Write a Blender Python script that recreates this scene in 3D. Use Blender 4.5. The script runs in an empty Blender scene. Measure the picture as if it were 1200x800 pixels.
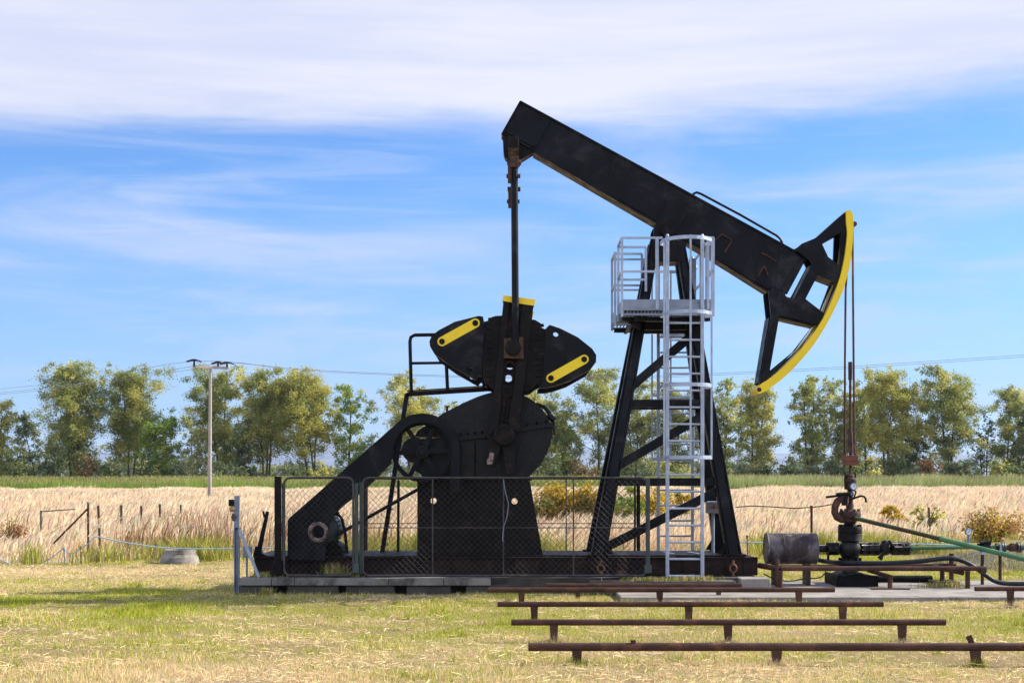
import bpy, math, random
import numpy as np
from mathutils import Vector, Matrix
from mathutils.geometry import tessellate_polygon

# ------------------------------------------------------------------ camera, sky, sun, exposure
SC = bpy.context.scene
COL = SC.collection
FPX, CAM_H, HZ = 1666.7, 1.75, 556.0        # focal length in 1200-px units, eye height, horizon row


def W(px, py, Y):
    return Vector(((px - 600.0) * Y / FPX, Y, CAM_H - (py - HZ) * Y / FPX))


cam_d = bpy.data.cameras.new("camera")
cam_d.lens = 50.0
cam_d.sensor_width = 36.0
cam_d.shift_y = 156.0 / 1200.0
cam_d.clip_start = 0.1
cam_d.clip_end = 20000
cam = bpy.data.objects.new("camera", cam_d)
cam.location = (0, 0, CAM_H)
cam.rotation_euler = (math.pi / 2, 0, 0)
COL.objects.link(cam)
SC.camera = cam

SUN_EL, SUN_AZ = math.radians(33), math.radians(74)     # azimuth from +Y towards +X
sun_d = bpy.data.lights.new("sun", 'SUN')
sun_d.energy = 5.0
sun_d.angle = math.radians(0.55)
sun_d.color = (1.0, 0.93, 0.82)
sun = bpy.data.objects.new("sun", sun_d)
sdir = Vector((math.sin(SUN_AZ) * math.cos(SUN_EL), math.cos(SUN_AZ) * math.cos(SUN_EL), math.sin(SUN_EL)))
sun.rotation_euler = (-sdir).to_track_quat('-Z', 'Y').to_euler()
sun.location = (30, 10, 40)
COL.objects.link(sun)

world = bpy.data.worlds.new("World")
SC.world = world
world.use_nodes = True
NT = world.node_tree
NT.nodes.clear()


def wn(t, **kw):
    n = NT.nodes.new(t)
    for k, v in kw.items():
        setattr(n, k, v)
    return n


def wmath(op, a, b=None, c=None, clamp=False):
    n = wn('ShaderNodeMath', operation=op, use_clamp=clamp)
    for i, v in enumerate((a, b, c)):
        if v is None:
            continue
        if isinstance(v, (int, float)):
            n.inputs[i].default_value = v
        else:
            NT.links.new(v, n.inputs[i])
    return n.outputs[0]


def wmix(fac, a, b, blend='MIX'):
    n = wn('ShaderNodeMix', data_type='RGBA', blend_type=blend)
    for key, v in ((0, fac), (6, a), (7, b)):
        if isinstance(v, (int, float)):
            n.inputs[key].default_value = v
        elif isinstance(v, tuple):
            n.inputs[key].default_value = (*v, 1)
        else:
            NT.links.new(v, n.inputs[key])
    return n.outputs[2]


def wsmooth(v, lo, hi):
    n = wn('ShaderNodeMapRange', interpolation_type='SMOOTHSTEP')
    NT.links.new(v, n.inputs[0])
    n.inputs[1].default_value = lo
    n.inputs[2].default_value = hi
    return n.outputs[0]


sky = wn('ShaderNodeTexSky', sky_type='NISHITA')
sky.sun_disc = False
sky.sun_elevation = SUN_EL
sky.sun_rotation = SUN_AZ
sky.altitude = 10
sky.air_density = 1.0
sky.dust_density = 0.35
sky.ozone_density = 2.5
tc = wn('ShaderNodeTexCoord')
sep = wn('ShaderNodeSeparateXYZ')
NT.links.new(tc.outputs['Generated'], sep.inputs[0])
DX, DY, DZ = sep.outputs


def wnoise(sx, sy, sz, scale, detail=5, rough=0.55, off=(0, 0, 0), dist=0.0):
    m = wn('ShaderNodeMapping')
    m.inputs['Scale'].default_value = (sx, sy, sz)
    m.inputs['Location'].default_value = off
    NT.links.new(tc.outputs['Generated'], m.inputs[0])
    n = wn('ShaderNodeTexNoise')
    n.inputs['Scale'].default_value = scale
    n.inputs['Detail'].default_value = detail
    n.inputs['Roughness'].default_value = rough
    n.inputs['Distortion'].default_value = dist
    NT.links.new(m.outputs[0], n.inputs['Vector'])
    return n.outputs['Fac']


SKY_SAT = wmix(1.0, sky.outputs[0], (0.34, 0.525, 0.78), 'MULTIPLY')
# the high cloud sheet: its lower rim hangs about 14 degrees up and dips to the left
rim = wnoise(1, 1, 7, 3.2, 6, 0.6, (2.3, 0, 0.4), 0.3)
wisp = wnoise(1, 1, 8, 6.0, 6, 0.65, (7.1, 0, 3.0), 0.6)
e = wmath('ADD', DZ, wmath('MULTIPLY', DX, -0.03))
e = wmath('ADD', e, wmath('MULTIPLY', wmath('SUBTRACT', rim, 0.5), 0.050))
e = wmath('ADD', e, wmath('MULTIPLY', wmath('SUBTRACT', wisp, 0.5), 0.028))
sheet = wmath('MULTIPLY', wsmooth(e, 0.222, 0.262), 0.90)
sheet = wmath('MULTIPLY', sheet, wmath('SUBTRACT', 1.0, wmath('MULTIPLY', wsmooth(DZ, 0.42, 0.72), 0.85)))  # unseen overhead cloud thinned out to weaken fill and deepen ground shadows
inner = wnoise(1, 1, 11, 3.4, 8, 0.62, (0.7, 0, 8.0), 0.2)
# streaks of cirrus under the sheet
st = wnoise(1.0, 1.0, 5.5, 3.0, 8, 0.60, (4.2, 1.0, 1.3), 0.7)
st2 = wnoise(1.0, 1.0, 11.0, 4.4, 7, 0.62, (9.2, 3.0, 5.3), 0.8)
streak = wmath('ADD', wmath('MULTIPLY', wsmooth(st, 0.43, 0.74), 0.68), wmath('MULTIPLY', wsmooth(st2, 0.48, 0.76), 0.34), clamp=True)
streak = wmath('MULTIPLY', streak, wsmooth(DZ, 0.0, 0.07))
low = wmath('MULTIPLY', wmath('SUBTRACT', 1.0, wsmooth(DZ, 0.0, 0.22)), 0.55)
CL = 3.8
cl_col = wmix(wsmooth(inner, 0.32, 0.68), (0.80 * CL, 0.845 * CL, 1.05 * CL), (0.98 * CL, 0.985 * CL, 1.09 * CL))
base = wmix(low, SKY_SAT, (0.44 * CL, 0.625 * CL, 1.05 * CL))
c1 = wmix(streak, base, (0.66 * CL, 0.77 * CL, 1.05 * CL))
# added fill light: unseen sheet over and behind the viewer brightened for front faces
back = wmath('ADD', 1.0, wmath('MULTIPLY', wsmooth(wmath('SUBTRACT', DZ, wmath('MULTIPLY', DY, 0.9)), -0.35, 0.45), 1.3))
bc = wn('ShaderNodeVectorMath', operation='SCALE')
NT.links.new(cl_col, bc.inputs[0])
NT.links.new(back, bc.inputs['Scale'])
c2 = wmix(sheet, c1, bc.outputs[0])
bg = wn('ShaderNodeBackground')
bg.inputs[1].default_value = 0.13
NT.links.new(c2, bg.inputs[0])
wo = wn('ShaderNodeOutputWorld')
NT.links.new(bg.outputs[0], wo.inputs[0])

SC.view_settings.view_transform = 'Standard'
SC.view_settings.look = 'None'
SC.view_settings.exposure = 0.92
SC.view_settings.gamma = 1.0
SC.view_settings.use_curve_mapping = False
SC.render.film_transparent = False
SC.cycles.max_bounces = 6
SC.cycles.transparent_max_bounces = 8
SC.cycles.use_denoising = True
SC.cycles.use_adaptive_sampling = True
SC.cycles.adaptive_threshold = 0.015


# ------------------------------------------------------------------ materials
class NB:
    def __init__(self, name):
        self.m = bpy.data.materials.new(name)
        self.m.use_nodes = True
        self.t = self.m.node_tree
        self.p = self.t.nodes['Principled BSDF']
        self.tc = self.t.nodes.new('ShaderNodeTexCoord')
        self.out = self.t.nodes['Material Output']

    def noise(self, scale, detail=5, rough=0.6, stretch=(1, 1, 1), dist=0.0, src='Object'):
        m = self.t.nodes.new('ShaderNodeMapping')
        m.inputs['Scale'].default_value = stretch
        self.t.links.new(self.tc.outputs[src], m.inputs[0])
        n = self.t.nodes.new('ShaderNodeTexNoise')
        n.inputs['Scale'].default_value = scale
        n.inputs['Detail'].default_value = detail
        n.inputs['Roughness'].default_value = rough
        n.inputs['Distortion'].default_value = dist
        self.t.links.new(m.outputs[0], n.inputs['Vector'])
        return n.outputs['Fac']

    def ramp(self, v, lo, hi, a=0.0, b=1.0):
        n = self.t.nodes.new('ShaderNodeMapRange')
        n.interpolation_type = 'SMOOTHSTEP'
        self.t.links.new(v, n.inputs[0])
        for i, x in enumerate((lo, hi, a, b)):
            n.inputs[i + 1].default_value = x
        return n.outputs[0]

    def mix(self, f, a, b, blend='MIX'):
        n = self.t.nodes.new('ShaderNodeMix')
        n.data_type = 'RGBA'
        n.blend_type = blend
        for key, v in ((0, f), (6, a), (7, b)):
            if isinstance(v, (int, float)):
                n.inputs[key].default_value = v
            elif isinstance(v, tuple):
                n.inputs[key].default_value = (*v, 1)
            else:
                self.t.links.new(v, n.inputs[key])
        return n.outputs[2]

    def bump(self, v, strength=0.3, dist=0.01):
        b = self.t.nodes.new('ShaderNodeBump')
        b.inputs['Strength'].default_value = strength
        b.inputs['Distance'].default_value = dist
        self.t.links.new(v, b.inputs['Height'])
        self.t.links.new(b.outputs[0], self.p.inputs['Normal'])

    def col(self, c):
        if isinstance(c, tuple):
            self.p.inputs['Base Color'].default_value = (*c, 1)
        else:
            self.t.links.new(c, self.p.inputs['Base Color'])


def pm(name, c1, c2, scale=3.0, rough=0.55, metal=0.0, bump=0.15, wear=None, wear2=None, stretch=(1, 1, 1), spec=0.5):
    """weathered surface: two tones, up to two kinds of worn patches, uneven gloss, fine bump"""
    b = NB(name)
    n = b.noise(scale, 6, 0.65, stretch)
    c = b.mix(b.ramp(n, 0.35, 0.68), c1, c2)
    for w in (wear, wear2):
        if w:
            wc, wscale, lo, hi, amt = w
            wv = b.noise(wscale, 8, 0.72, stretch, 0.4)
            c = b.mix(b.ramp(wv, lo, hi, 0, amt), c, wc)
    b.col(c)
    rn = b.noise(scale * 4, 4)
    b.t.links.new(b.ramp(rn, 0.3, 0.7, max(0.05, rough - 0.14), min(1, rough + 0.14)), b.p.inputs['Roughness'])
    b.p.inputs['Metallic'].default_value = metal
    b.p.inputs['Specular IOR Level'].default_value = spec
    if bump:
        b.bump(b.noise(scale * 9, 5, 0.7), bump, 0.008)
    return b.m


M = {}
M['black'] = pm('black_paint', (0.0032, 0.0035, 0.005), (0.0072, 0.0076, 0.0105), 1.6, 0.48, 0, 0.2,
                ((0.075, 0.070, 0.074), 2.0, 0.49, 0.74, 0.42), ((0.07, 0.036, 0.024), 6.5, 0.60, 0.72, 0.40), spec=0.14)
M['black_rust'] = pm('rusty_black_paint', (0.0042, 0.0035, 0.0036), (0.010, 0.0074, 0.007), 2.2, 0.6, 0, 0.3,
                     ((0.065, 0.030, 0.02), 4.0, 0.54, 0.72, 0.55), ((0.10, 0.085, 0.075), 9.0, 0.57, 0.74, 0.5), spec=0.15)
M['skid_rust'] = pm('rusty_skid_paint', (0.013, 0.0085, 0.0075), (0.030, 0.017, 0.013), 2.6, 0.65, 0, 0.35,
                      ((0.10, 0.042, 0.022), 3.6, 0.52, 0.72, 0.75), ((0.004, 0.004, 0.004), 4.2, 0.54, 0.7, 0.8), spec=0.15)
M['grease'] = pm('greasy_black_iron', (0.004, 0.0037, 0.0038), (0.010, 0.0078, 0.0075), 3.0, 0.38, 0, 0.35,
                 ((0.055, 0.030, 0.022), 3.6, 0.54, 0.74, 0.55), ((0.07, 0.062, 0.058), 8.0, 0.57, 0.74, 0.4), spec=0.25)
M['yellow'] = pm('yellow_paint', (0.86, 0.60, 0.006), (0.90, 0.64, 0.008), 2.0, 0.5, 0, 0.15,
                 ((0.74, 0.44, 0.012), 3.0, 0.50, 0.74, 0.5), ((0.12, 0.08, 0.03), 11, 0.66, 0.76, 0.6))
M['galv'] = pm('galvanised_steel', (0.30, 0.34, 0.42), (0.42, 0.46, 0.55), 7.0, 0.45, 0.45, 0.1,
               ((0.52, 0.55, 0.62), 16, 0.52, 0.7, 0.5), ((0.20, 0.15, 0.12), 7, 0.66, 0.78, 0.5))
M['galv_dull'] = pm('dull_zinc_steel', (0.17, 0.20, 0.26), (0.26, 0.29, 0.35), 5.0, 0.55, 0.3, 0.1)
M['rust'] = pm('rusted_pipe', (0.045, 0.020, 0.014), (0.085, 0.040, 0.028), 4.0, 0.62, 0.0, 0.3,
               ((0.17, 0.07, 0.036), 5.0, 0.52, 0.70, 0.7), ((0.022, 0.014, 0.012), 3.2, 0.54, 0.68, 0.8), spec=0.2)
M['rust_dark'] = pm('dark_oily_rust', (0.028, 0.014, 0.011), (0.06, 0.028, 0.02), 6.0, 0.55, 0, 0.35,
                      ((0.11, 0.045, 0.025), 8.0, 0.56, 0.72, 0.6), spec=0.25)
M['olive_rust'] = pm('rust_over_green_paint', (0.035, 0.03, 0.014), (0.06, 0.042, 0.022), 3.0, 0.6, 0, 0.25,
                     ((0.035, 0.10, 0.035), 2.2, 0.50, 0.64, 0.8), spec=0.2)
M['rust_red'] = pm('red_rust', (0.12, 0.036, 0.018), (0.18, 0.06, 0.03), 6.0, 0.65, 0, 0.3,
                   ((0.035, 0.018, 0.013), 8.0, 0.56, 0.7, 0.8))
M['rust_scrape'] = pm('scraped_rust', (0.055, 0.025, 0.017), (0.11, 0.055, 0.037), 9.0, 0.6, 0, 0.4,
                      ((0.02, 0.016, 0.016), 5.0, 0.5, 0.62, 0.9), spec=0.2)
M['pale_rust'] = pm('pale_scraped_rust', (0.15, 0.085, 0.065), (0.34, 0.26, 0.23), 14.0, 0.6, 0, 0.4,
                    ((0.03, 0.02, 0.018), 7.0, 0.5, 0.6, 0.9))
M['concrete'] = pm('concrete', (0.21, 0.185, 0.16), (0.30, 0.27, 0.235), 2.5, 0.9, 0, 0.5,
                   ((0.08, 0.068, 0.055), 2.2, 0.50, 0.68, 0.8), ((0.40, 0.37, 0.33), 11, 0.58, 0.74, 0.4))
M['concrete_worn'] = pm('worn_concrete', (0.15, 0.135, 0.115), (0.23, 0.21, 0.18), 2.2, 0.9, 0, 0.5,
                         ((0.04, 0.033, 0.028), 2.4, 0.46, 0.66, 0.85), ((0.33, 0.30, 0.26), 9, 0.56, 0.72, 0.5))
M['concrete_dark'] = pm('dirty_concrete', (0.045, 0.037, 0.030), (0.085, 0.072, 0.06), 3.0, 0.9, 0, 0.6,
                        ((0.03, 0.025, 0.02), 4.0, 0.52, 0.7, 0.8))
M['green'] = pm('green_paint', (0.035, 0.12, 0.045), (0.055, 0.17, 0.06), 3.0, 0.45, 0, 0.1,
                ((0.05, 0.04, 0.025), 5.0, 0.6, 0.75, 0.7))
M['green_grey'] = pm('grey_green_paint', (0.030, 0.050, 0.046), (0.055, 0.075, 0.070), 5.0, 0.5, 0.1, 0.15,
                     ((0.03, 0.025, 0.02), 8.0, 0.58, 0.72, 0.6))
M['tank'] = pm('stained_tank_steel', (0.095, 0.078, 0.078), (0.16, 0.135, 0.135), 2.5, 0.5, 0.2, 0.2,
               ((0.03, 0.02, 0.02), 2.4, 0.46, 0.58, 0.85), ((0.5, 0.48, 0.48), 5.0, 0.6, 0.72, 0.6), (1, 1, 0.45), spec=0.25)
M['rubber'] = pm('black_rubber', (0.008, 0.010, 0.013), (0.014, 0.017, 0.021), 6, 0.5, 0, 0.15, spec=0.3)
M['soot'] = pm('oil_soaked_block', (0.004, 0.004, 0.004), (0.009, 0.008, 0.008), 5, 0.7, 0, 0.6, spec=0.15)
M['white'] = pm('white_enamel', (0.7, 0.7, 0.7), (0.8, 0.8, 0.8), 9, 0.4, 0, 0)
M['ink'] = pm('dial_ink', (0.02, 0.02, 0.02), (0.03, 0.03, 0.03), 9, 0.5, 0, 0)
M['wood_dark'] = pm('weathered_timber', (0.055, 0.035, 0.026), (0.10, 0.07, 0.055), 8, 0.85, 0, 0.5, None, None, (1, 1, 0.15))
M['pole'] = pm('pole_concrete', (0.26, 0.235, 0.20), (0.36, 0.33, 0.285), 4, 0.85, 0, 0.3, ((0.16, 0.14, 0.12), 6, 0.55, 0.7, 0.6), None, (1, 1, 0.2))
M['rope'] = pm('blue_white_rope', (0.20, 0.36, 0.48), (0.42, 0.53, 0.60), 26, 0.8, 0, 0.3)
M['wire'] = pm('fence_wire', (0.035, 0.032, 0.032), (0.08, 0.07, 0.066), 14, 0.55, 0.3, 0)
M['line'] = pm('power_cable', (0.16, 0.18, 0.22), (0.20, 0.22, 0.26), 2, 0.6, 0.2, 0)
M['box_grey'] = pm('grey_box_paint', (0.15, 0.13, 0.12), (0.22, 0.20, 0.185), 6, 0.6, 0, 0.1, ((0.12, 0.05, 0.03), 9, 0.58, 0.7, 0.7))
M['amber'] = pm('amber_lens', (0.30, 0.16, 0.05), (0.38, 0.22, 0.08), 9, 0.3, 0, 0)
M['blue_paint'] = pm('blue_paint', (0.05, 0.12, 0.25), (0.08, 0.18, 0.33), 6, 0.5, 0, 0.1)
M['bark'] = pm('bark', (0.040, 0.032, 0.026), (0.075, 0.06, 0.048), 3, 0.9, 0, 0.4)
M['bark_pale'] = pm('pale_bark', (0.20, 0.165, 0.12), (0.32, 0.27, 0.2), 3, 0.85, 0, 0.4, ((0.05, 0.04, 0.03), 4, 0.58, 0.68, 0.8))
M['earth'] = pm('bare_earth', (0.075, 0.07, 0.04), (0.15, 0.13, 0.08), 1.2, 0.95, 0, 0.8)


def tint_mat(name, transl=0.35, rough=0.7, noise_amt=0.25):
    b = NB(name)
    a = b.t.nodes.new('ShaderNodeAttribute')
    a.attribute_name = 'tint'
    b.t.links.new(a.outputs['Color'], b.p.inputs['Base Color'])
    b.p.inputs['Roughness'].default_value = rough
    b.p.inputs['Specular IOR Level'].default_value = 0.25
    tr = b.t.nodes.new('ShaderNodeBsdfTranslucent')
    b.t.links.new(a.outputs['Color'], tr.inputs[0])
    mx = b.t.nodes.new('ShaderNodeMixShader')
    mx.inputs[0].default_value = transl
    b.t.links.new(b.p.outputs[0], mx.inputs[1])
    b.t.links.new(tr.outputs[0], mx.inputs[2])
    b.t.links.new(mx.outputs[0], b.out.inputs[0])
    return b.m


M['leaf'] = tint_mat('leaf', 0.45, 0.6)
M['blade'] = tint_mat('grass_blade', 0.3, 0.7)


def ground_mat():
    b = NB('ground_soil_and_turf')
    a = b.t.nodes.new('ShaderNodeAttribute')
    a.attribute_name = 'tint'
    n1 = b.noise(14, 6, 0.7)
    n2 = b.noise(60, 4, 0.7)
    c = b.mix(b.ramp(n1, 0.3, 0.75), a.outputs['Color'], (0.19, 0.14, 0.075))
    c = b.mix(b.ramp(n2, 0.45, 0.8, 0, 0.5), c, (0.42, 0.33, 0.18))
    b.col(c)
    b.p.inputs['Roughness'].default_value = 0.95
    b.p.inputs['Specular IOR Level'].default_value = 0.1
    b.bump(n2, 0.6, 0.03)
    return b.m


M['ground'] = ground_mat()


# ------------------------------------------------------------------ mesh helpers
class MB:
    def __init__(self):
        self.v, self.f, self.s = [], [], []

    def add(self, verts, faces, smooth=False):
        o = len(self.v)
        self.v += [tuple(p) for p in verts]
        for f in faces:
            self.f.append([o + i for i in f])
            self.s.append(smooth)
        return self

    def hexa(self, p):
        return self.add(p, [(0, 3, 2, 1), (4, 5, 6, 7), (0, 1, 5, 4), (1, 2, 6, 5), (2, 3, 7, 6), (3, 0, 4, 7)])

    def box(self, x0, x1, y0, y1, z0, z1):
        return self.hexa([(x0, y0, z0), (x1, y0, z0), (x1, y1, z0), (x0, y1, z0), (x0, y0, z1), (x1, y0, z1), (x1, y1, z1), (x0, y1, z1)])

    def beam(self, a, b, w, d, w2=None, d2=None, up=Vector((0, 1, 0))):
        """bar from a to b; w across (in the plane normal to up), d along up"""
        a, b = Vector(a), Vector(b)
        t = (b - a).normalized()
        if abs(t.dot(up)) > 0.98:
            up = Vector((1, 0, 0))
        s = t.cross(up).normalized()
        u = s.cross(t).normalized()
        w2 = w if w2 is None else w2
        d2 = d if d2 is None else d2
        P = []
        for c, ww, dd in ((a, w / 2, d / 2), (b, w2 / 2, d2 / 2)):
            P += [c - s * ww - u * dd, c + s * ww - u * dd, c + s * ww + u * dd, c - s * ww + u * dd]
        return self.hexa(P)

    def tube(self, a, b, r, r2=None, n=14, caps=True):
        a, b = Vector(a), Vector(b)
        r2 = r if r2 is None else r2
        t = (b - a).normalized()
        up = Vector((0, 0, 1)) if abs(t.z) < 0.9 else Vector((1, 0, 0))
        s = t.cross(up).normalized()
        u = s.cross(t)
        P = []
        for c, rr in ((a, r), (b, r2)):
            for i in range(n):
                q = 2 * math.pi * i / n
                P.append(c + s * (math.cos(q) * rr) + u * (math.sin(q) * rr))
        F = [(i, (i + 1) % n, n + (i + 1) % n, n + i) for i in range(n)]
        self.add(P, F, True)
        if caps:
            self.add(P[:n], [tuple(range(n))[::-1]])
            self.add(P[n:], [tuple(range(n))])
        return self

    def pipe(self, pts, r, n=10, r2=None, caps=True):
        pts = [Vector(p) for p in pts]
        m = len(pts)
        P = []
        up = None
        for i, p in enumerate(pts):
            t = (pts[min(i + 1, m - 1)] - pts[max(i - 1, 0)]).normalized()
            if up is None:
                up = Vector((0, 0, 1)) if abs(t.z) < 0.9 else Vector((0, 1, 0))
            s = t.cross(up)
            if s.length < 1e-4:
                s = t.cross(Vector((1, 0, 0.01)))
            s.normalize()
            up = s.cross(t).normalized()
            rr = r if r2 is None else r + (r2 - r) * i / (m - 1)
            for k in range(n):
                q = 2 * math.pi * k / n
                P.append(p + s * (math.cos(q) * rr) + up * (math.sin(q) * rr))
        F = []
        for i in range(m - 1):
            for k in range(n):
                F.append((i * n + k, i * n + (k + 1) % n, (i + 1) * n + (k + 1) % n, (i + 1) * n + k))
        self.add(P, F, True)
        if caps:
            self.add(P[:n], [tuple(range(n))[::-1]])
            self.add(P[-n:], [tuple(range(n))])
        return self

    def lathe(self, prof, o, ax, n=24):
        """prof: list of (radius, distance along ax)"""
        o, ax = Vector(o), Vector(ax).normalized()
        up = Vector((0, 0, 1)) if abs(ax.z) < 0.9 else Vector((0, 1, 0))
        s = ax.cross(up).normalized()
        u = s.cross(ax)
        for (r0, h0), (r1, h1) in zip(prof[:-1], prof[1:]):
            P = []
            for r, h in ((r0, h0), (r1, h1)):
                for i in range(n):
                    q = 2 * math.pi * i / n
                    P.append(o + ax * h + s * (math.cos(q) * r) + u * (math.sin(q) * r))
            self.add(P, [(i, (i + 1) % n, n + (i + 1) % n, n + i) for i in range(n)], abs(h1 - h0) > 1e-5)
        return self

    def prism(self, outer, y0, y1, holes=(), smooth_side=False):
        """outer and holes: lists of (x, z); solid between depths y0 and y1"""
        loops = [[(p[0], p[1]) for p in outer]] + [list(h) for h in holes]
        flat = [p for l in loops for p in l]
        tris = tessellate_polygon([[Vector((p[0], p[1], 0)) for p in l] for l in loops])
        n = len(flat)
        self.add([(p[0], y0, p[1]) for p in flat], [tuple(t) for t in tris])
        self.add([(p[0], y1, p[1]) for p in flat], [tuple(t)[::-1] for t in tris])
        for l in loops:
            k = len(l)
            P = [(p[0], y0, p[1]) for p in l] + [(p[0], y1, p[1]) for p in l]
            self.add(P, [(i, (i + 1) % k, k + (i + 1) % k, k + i) for i in range(k)], smooth_side)
        return self

    def build(self, name, mat, parent=None, bevel=0.0, pl=None):
        import bmesh
        me = bpy.data.meshes.new(name)
        me.from_pydata(self.v, [], self.f)
        me.polygons.foreach_set('use_smooth', self.s)
        bm = bmesh.new()
        bm.from_mesh(me)
        bmesh.ops.recalc_face_normals(bm, faces=bm.faces)
        if bevel:
            bmesh.ops.remove_doubles(bm, verts=bm.verts, dist=1e-5)
        bm.to_mesh(me)
        bm.free()
        me.materials.append(M[mat] if isinstance(mat, str) else mat)
        o = bpy.data.objects.new(name, me)
        COL.objects.link(o)
        if bevel:
            bv = o.modifiers.new('bevel', 'BEVEL')
            bv.width = bevel
            bv.segments = 2
            bv.limit_method = 'ANGLE'
            bv.angle_limit = math.radians(35)
        if parent is not None:
            attach(o, parent)
        return o


def attach(o, parent):
    o.parent = parent
    o.matrix_parent_inverse = Matrix.Translation(world_loc(parent)).inverted()


def world_loc(o):
    return o.location.copy() if o.parent is None else Vector((0, 0, 0)) + world_off(o)


def world_off(o):
    return Vector((0, 0, 0))       # parts are built in world coordinates: a part's own origin is the world's


def thing(name, label, cat, loc=(0, 0, 0), group=None):
    o = bpy.data.objects.new(name, None)
    o.empty_display_size = 0.2
    COL.objects.link(o)
    o.location = loc
    return tag(o, label, cat, group)


def tag(o, label, cat, group=None):
    o['label'] = label
    o['category'] = cat
    if group:
        o['group'] = group
    return o


def kind(o, k):
    o['kind'] = k
    return o


def XZ(pts, Y):
    return [(p.x, p.z) for p in (W(a, b, Y) for a, b in pts)]


def circ(px, py, r_px, Y, n=20):
    c = W(px, py, Y)
    r = r_px * Y / FPX
    return [(c.x + r * math.cos(2 * math.pi * i / n), c.z + r * math.sin(2 * math.pi * i / n)) for i in range(n)]


def S(px, Y):
    return px * Y / FPX


def fast_mesh(name, verts, faces, mat, tint=None, parent=None):
    """verts (N,3), faces (M,k), tint (N,3) per vertex"""
    verts = np.ascontiguousarray(verts, np.float32)
    faces = np.ascontiguousarray(faces, np.int32)
    me = bpy.data.meshes.new(name)
    m, k = faces.shape
    me.vertices.add(len(verts))
    me.vertices.foreach_set('co', verts.ravel())
    me.loops.add(m * k)
    me.loops.foreach_set('vertex_index', faces.ravel())
    me.polygons.add(m)
    me.polygons.foreach_set('loop_start', np.arange(0, m * k, k, dtype=np.int32))
    me.polygons.foreach_set('loop_total', np.full(m, k, np.int32))
    me.update(calc_edges=True)
    if tint is not None:
        at = me.attributes.new('tint', 'FLOAT_COLOR', 'POINT')
        c = np.ones((len(verts), 4), np.float32)
        c[:, :3] = tint
        at.data.foreach_set('color', c.ravel())
    me.materials.append(M[mat])
    o = bpy.data.objects.new(name, me)
    COL.objects.link(o)
    if parent is not None:
        attach(o, parent)
    return o


# ------------------------------------------------------------------ noise for the land
RNG = np.random.default_rng(11)
_T = RNG.random((256, 256))


def vnoise(x, y):
    xi, yi = np.floor(x).astype(int), np.floor(y).astype(int)
    fx, fy = x - xi, y - yi
    fx, fy = fx * fx * (3 - 2 * fx), fy * fy * (3 - 2 * fy)
    g = lambda a, b: _T[a % 256, b % 256]
    return (g(xi, yi) * (1 - fx) + g(xi + 1, yi) * fx) * (1 - fy) + (g(xi, yi + 1) * (1 - fx) + g(xi + 1, yi + 1) * fx) * fy


def fbm(x, y, o=4):
    s, a, t = 0, 1.0, 0
    for k in range(o):
        s = s + a * vnoise(x * 2 ** k + 17.3 * k, y * 2 ** k + 9.1 * k)
        t += a
        a *= 0.55
    return s / t


def sstep(a, b, x):
    t = np.clip((x - a) / (b - a), 0, 1)
    return t * t * (3 - 2 * t)


def gz(x, y):
    """gently uneven ground, level where the pump and the well stand"""
    x, y = np.asarray(x, float), np.asarray(y, float)
    flat = sstep(0, 2.5, np.maximum(np.abs(x - 2.0) - 6.5, np.maximum(18.6 - y, y - 23.6)))
    near = 1 - sstep(60, 120, y)
    return (fbm(x * 0.22 + 3, y * 0.22, 3) - 0.5) * (0.035 + 0.15 * sstep(19, 26, y)) * flat * near


FIELD_EDGE = lambda x: 29.3 + 3.2 * (fbm(x * 0.45 + 5, x * 0 + 2.2, 4) - 0.5) * 2 + np.where(x > 5, 1.8, 0) + np.where(x > 10.2, 6, 0)


def greenness(x, y):
    g = 0.58 + 1.05 * (fbm(x * 0.28 + 40, y * 0.5 + 3, 4) - 0.5) + 0.8 * (fbm(x * 1.3 + 7, y * 2.1, 3) - 0.5)
    g = g + 0.5 * np.exp(-((x + 5.6) / 3.4) ** 2 - ((y - 19.0) / 1.8) ** 2)  # greener lawn at left, strengthened to colour in the pump's shadow band
    g = g - 0.20 * sstep(15.0, 12.2, y) - 0.22 * np.exp(-((y - 24.5) / 2.0) ** 2) * (x < 0)
    g = g + 0.22 * sstep(26.5, 29, y) * (x < 4) + 0.25 * sstep(5, 6.5, x) * sstep(21, 23, y)
    return np.clip(g, 0, 1)


GREEN = np.array([0.30, 0.33, 0.030])
STRAW = np.array([0.74, 0.555, 0.305])
FIELD = np.array([0.82, 0.63, 0.43])


def grid_axis(*segs):
    out = []
    for a, b, n in segs:
        out += list(np.linspace(a, b, n, endpoint=False))
    out.append(segs[-1][1])
    return np.array(out)


gx = grid_axis((-4000, -300, 8), (-300, -60, 10), (-60, -14, 24), (-14, 14, 150), (14, 60, 24), (60, 300, 10), (300, 4000, 8))
gy = grid_axis((-60, 6, 12), (6, 32, 150), (32, 60, 40), (60, 200, 40), (200, 6000, 20))
X, Yg = np.meshgrid(gx, gy)
Z = gz(X, Yg)
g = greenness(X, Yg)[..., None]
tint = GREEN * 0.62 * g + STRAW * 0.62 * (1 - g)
soil = (1 - sstep(0.30, 0.50, fbm(X * 0.9 + 70, Yg * 1.3 + 20, 4)))[..., None] * 0.6
tint = tint * (1 - soil) + np.array([0.23, 0.145, 0.075]) * soil
fe = sstep(-0.5, 0.8, Yg - FIELD_EDGE(X))[..., None]
tint = tint * (1 - fe) + FIELD * 0.6 * fe
far = sstep(150, 160, Yg)[..., None]
tint = tint * (1 - far) + np.array([0.09, 0.11, 0.035]) * far
nx, ny = len(gx), len(gy)
idx = np.arange(nx * ny).reshape(ny, nx)
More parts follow.
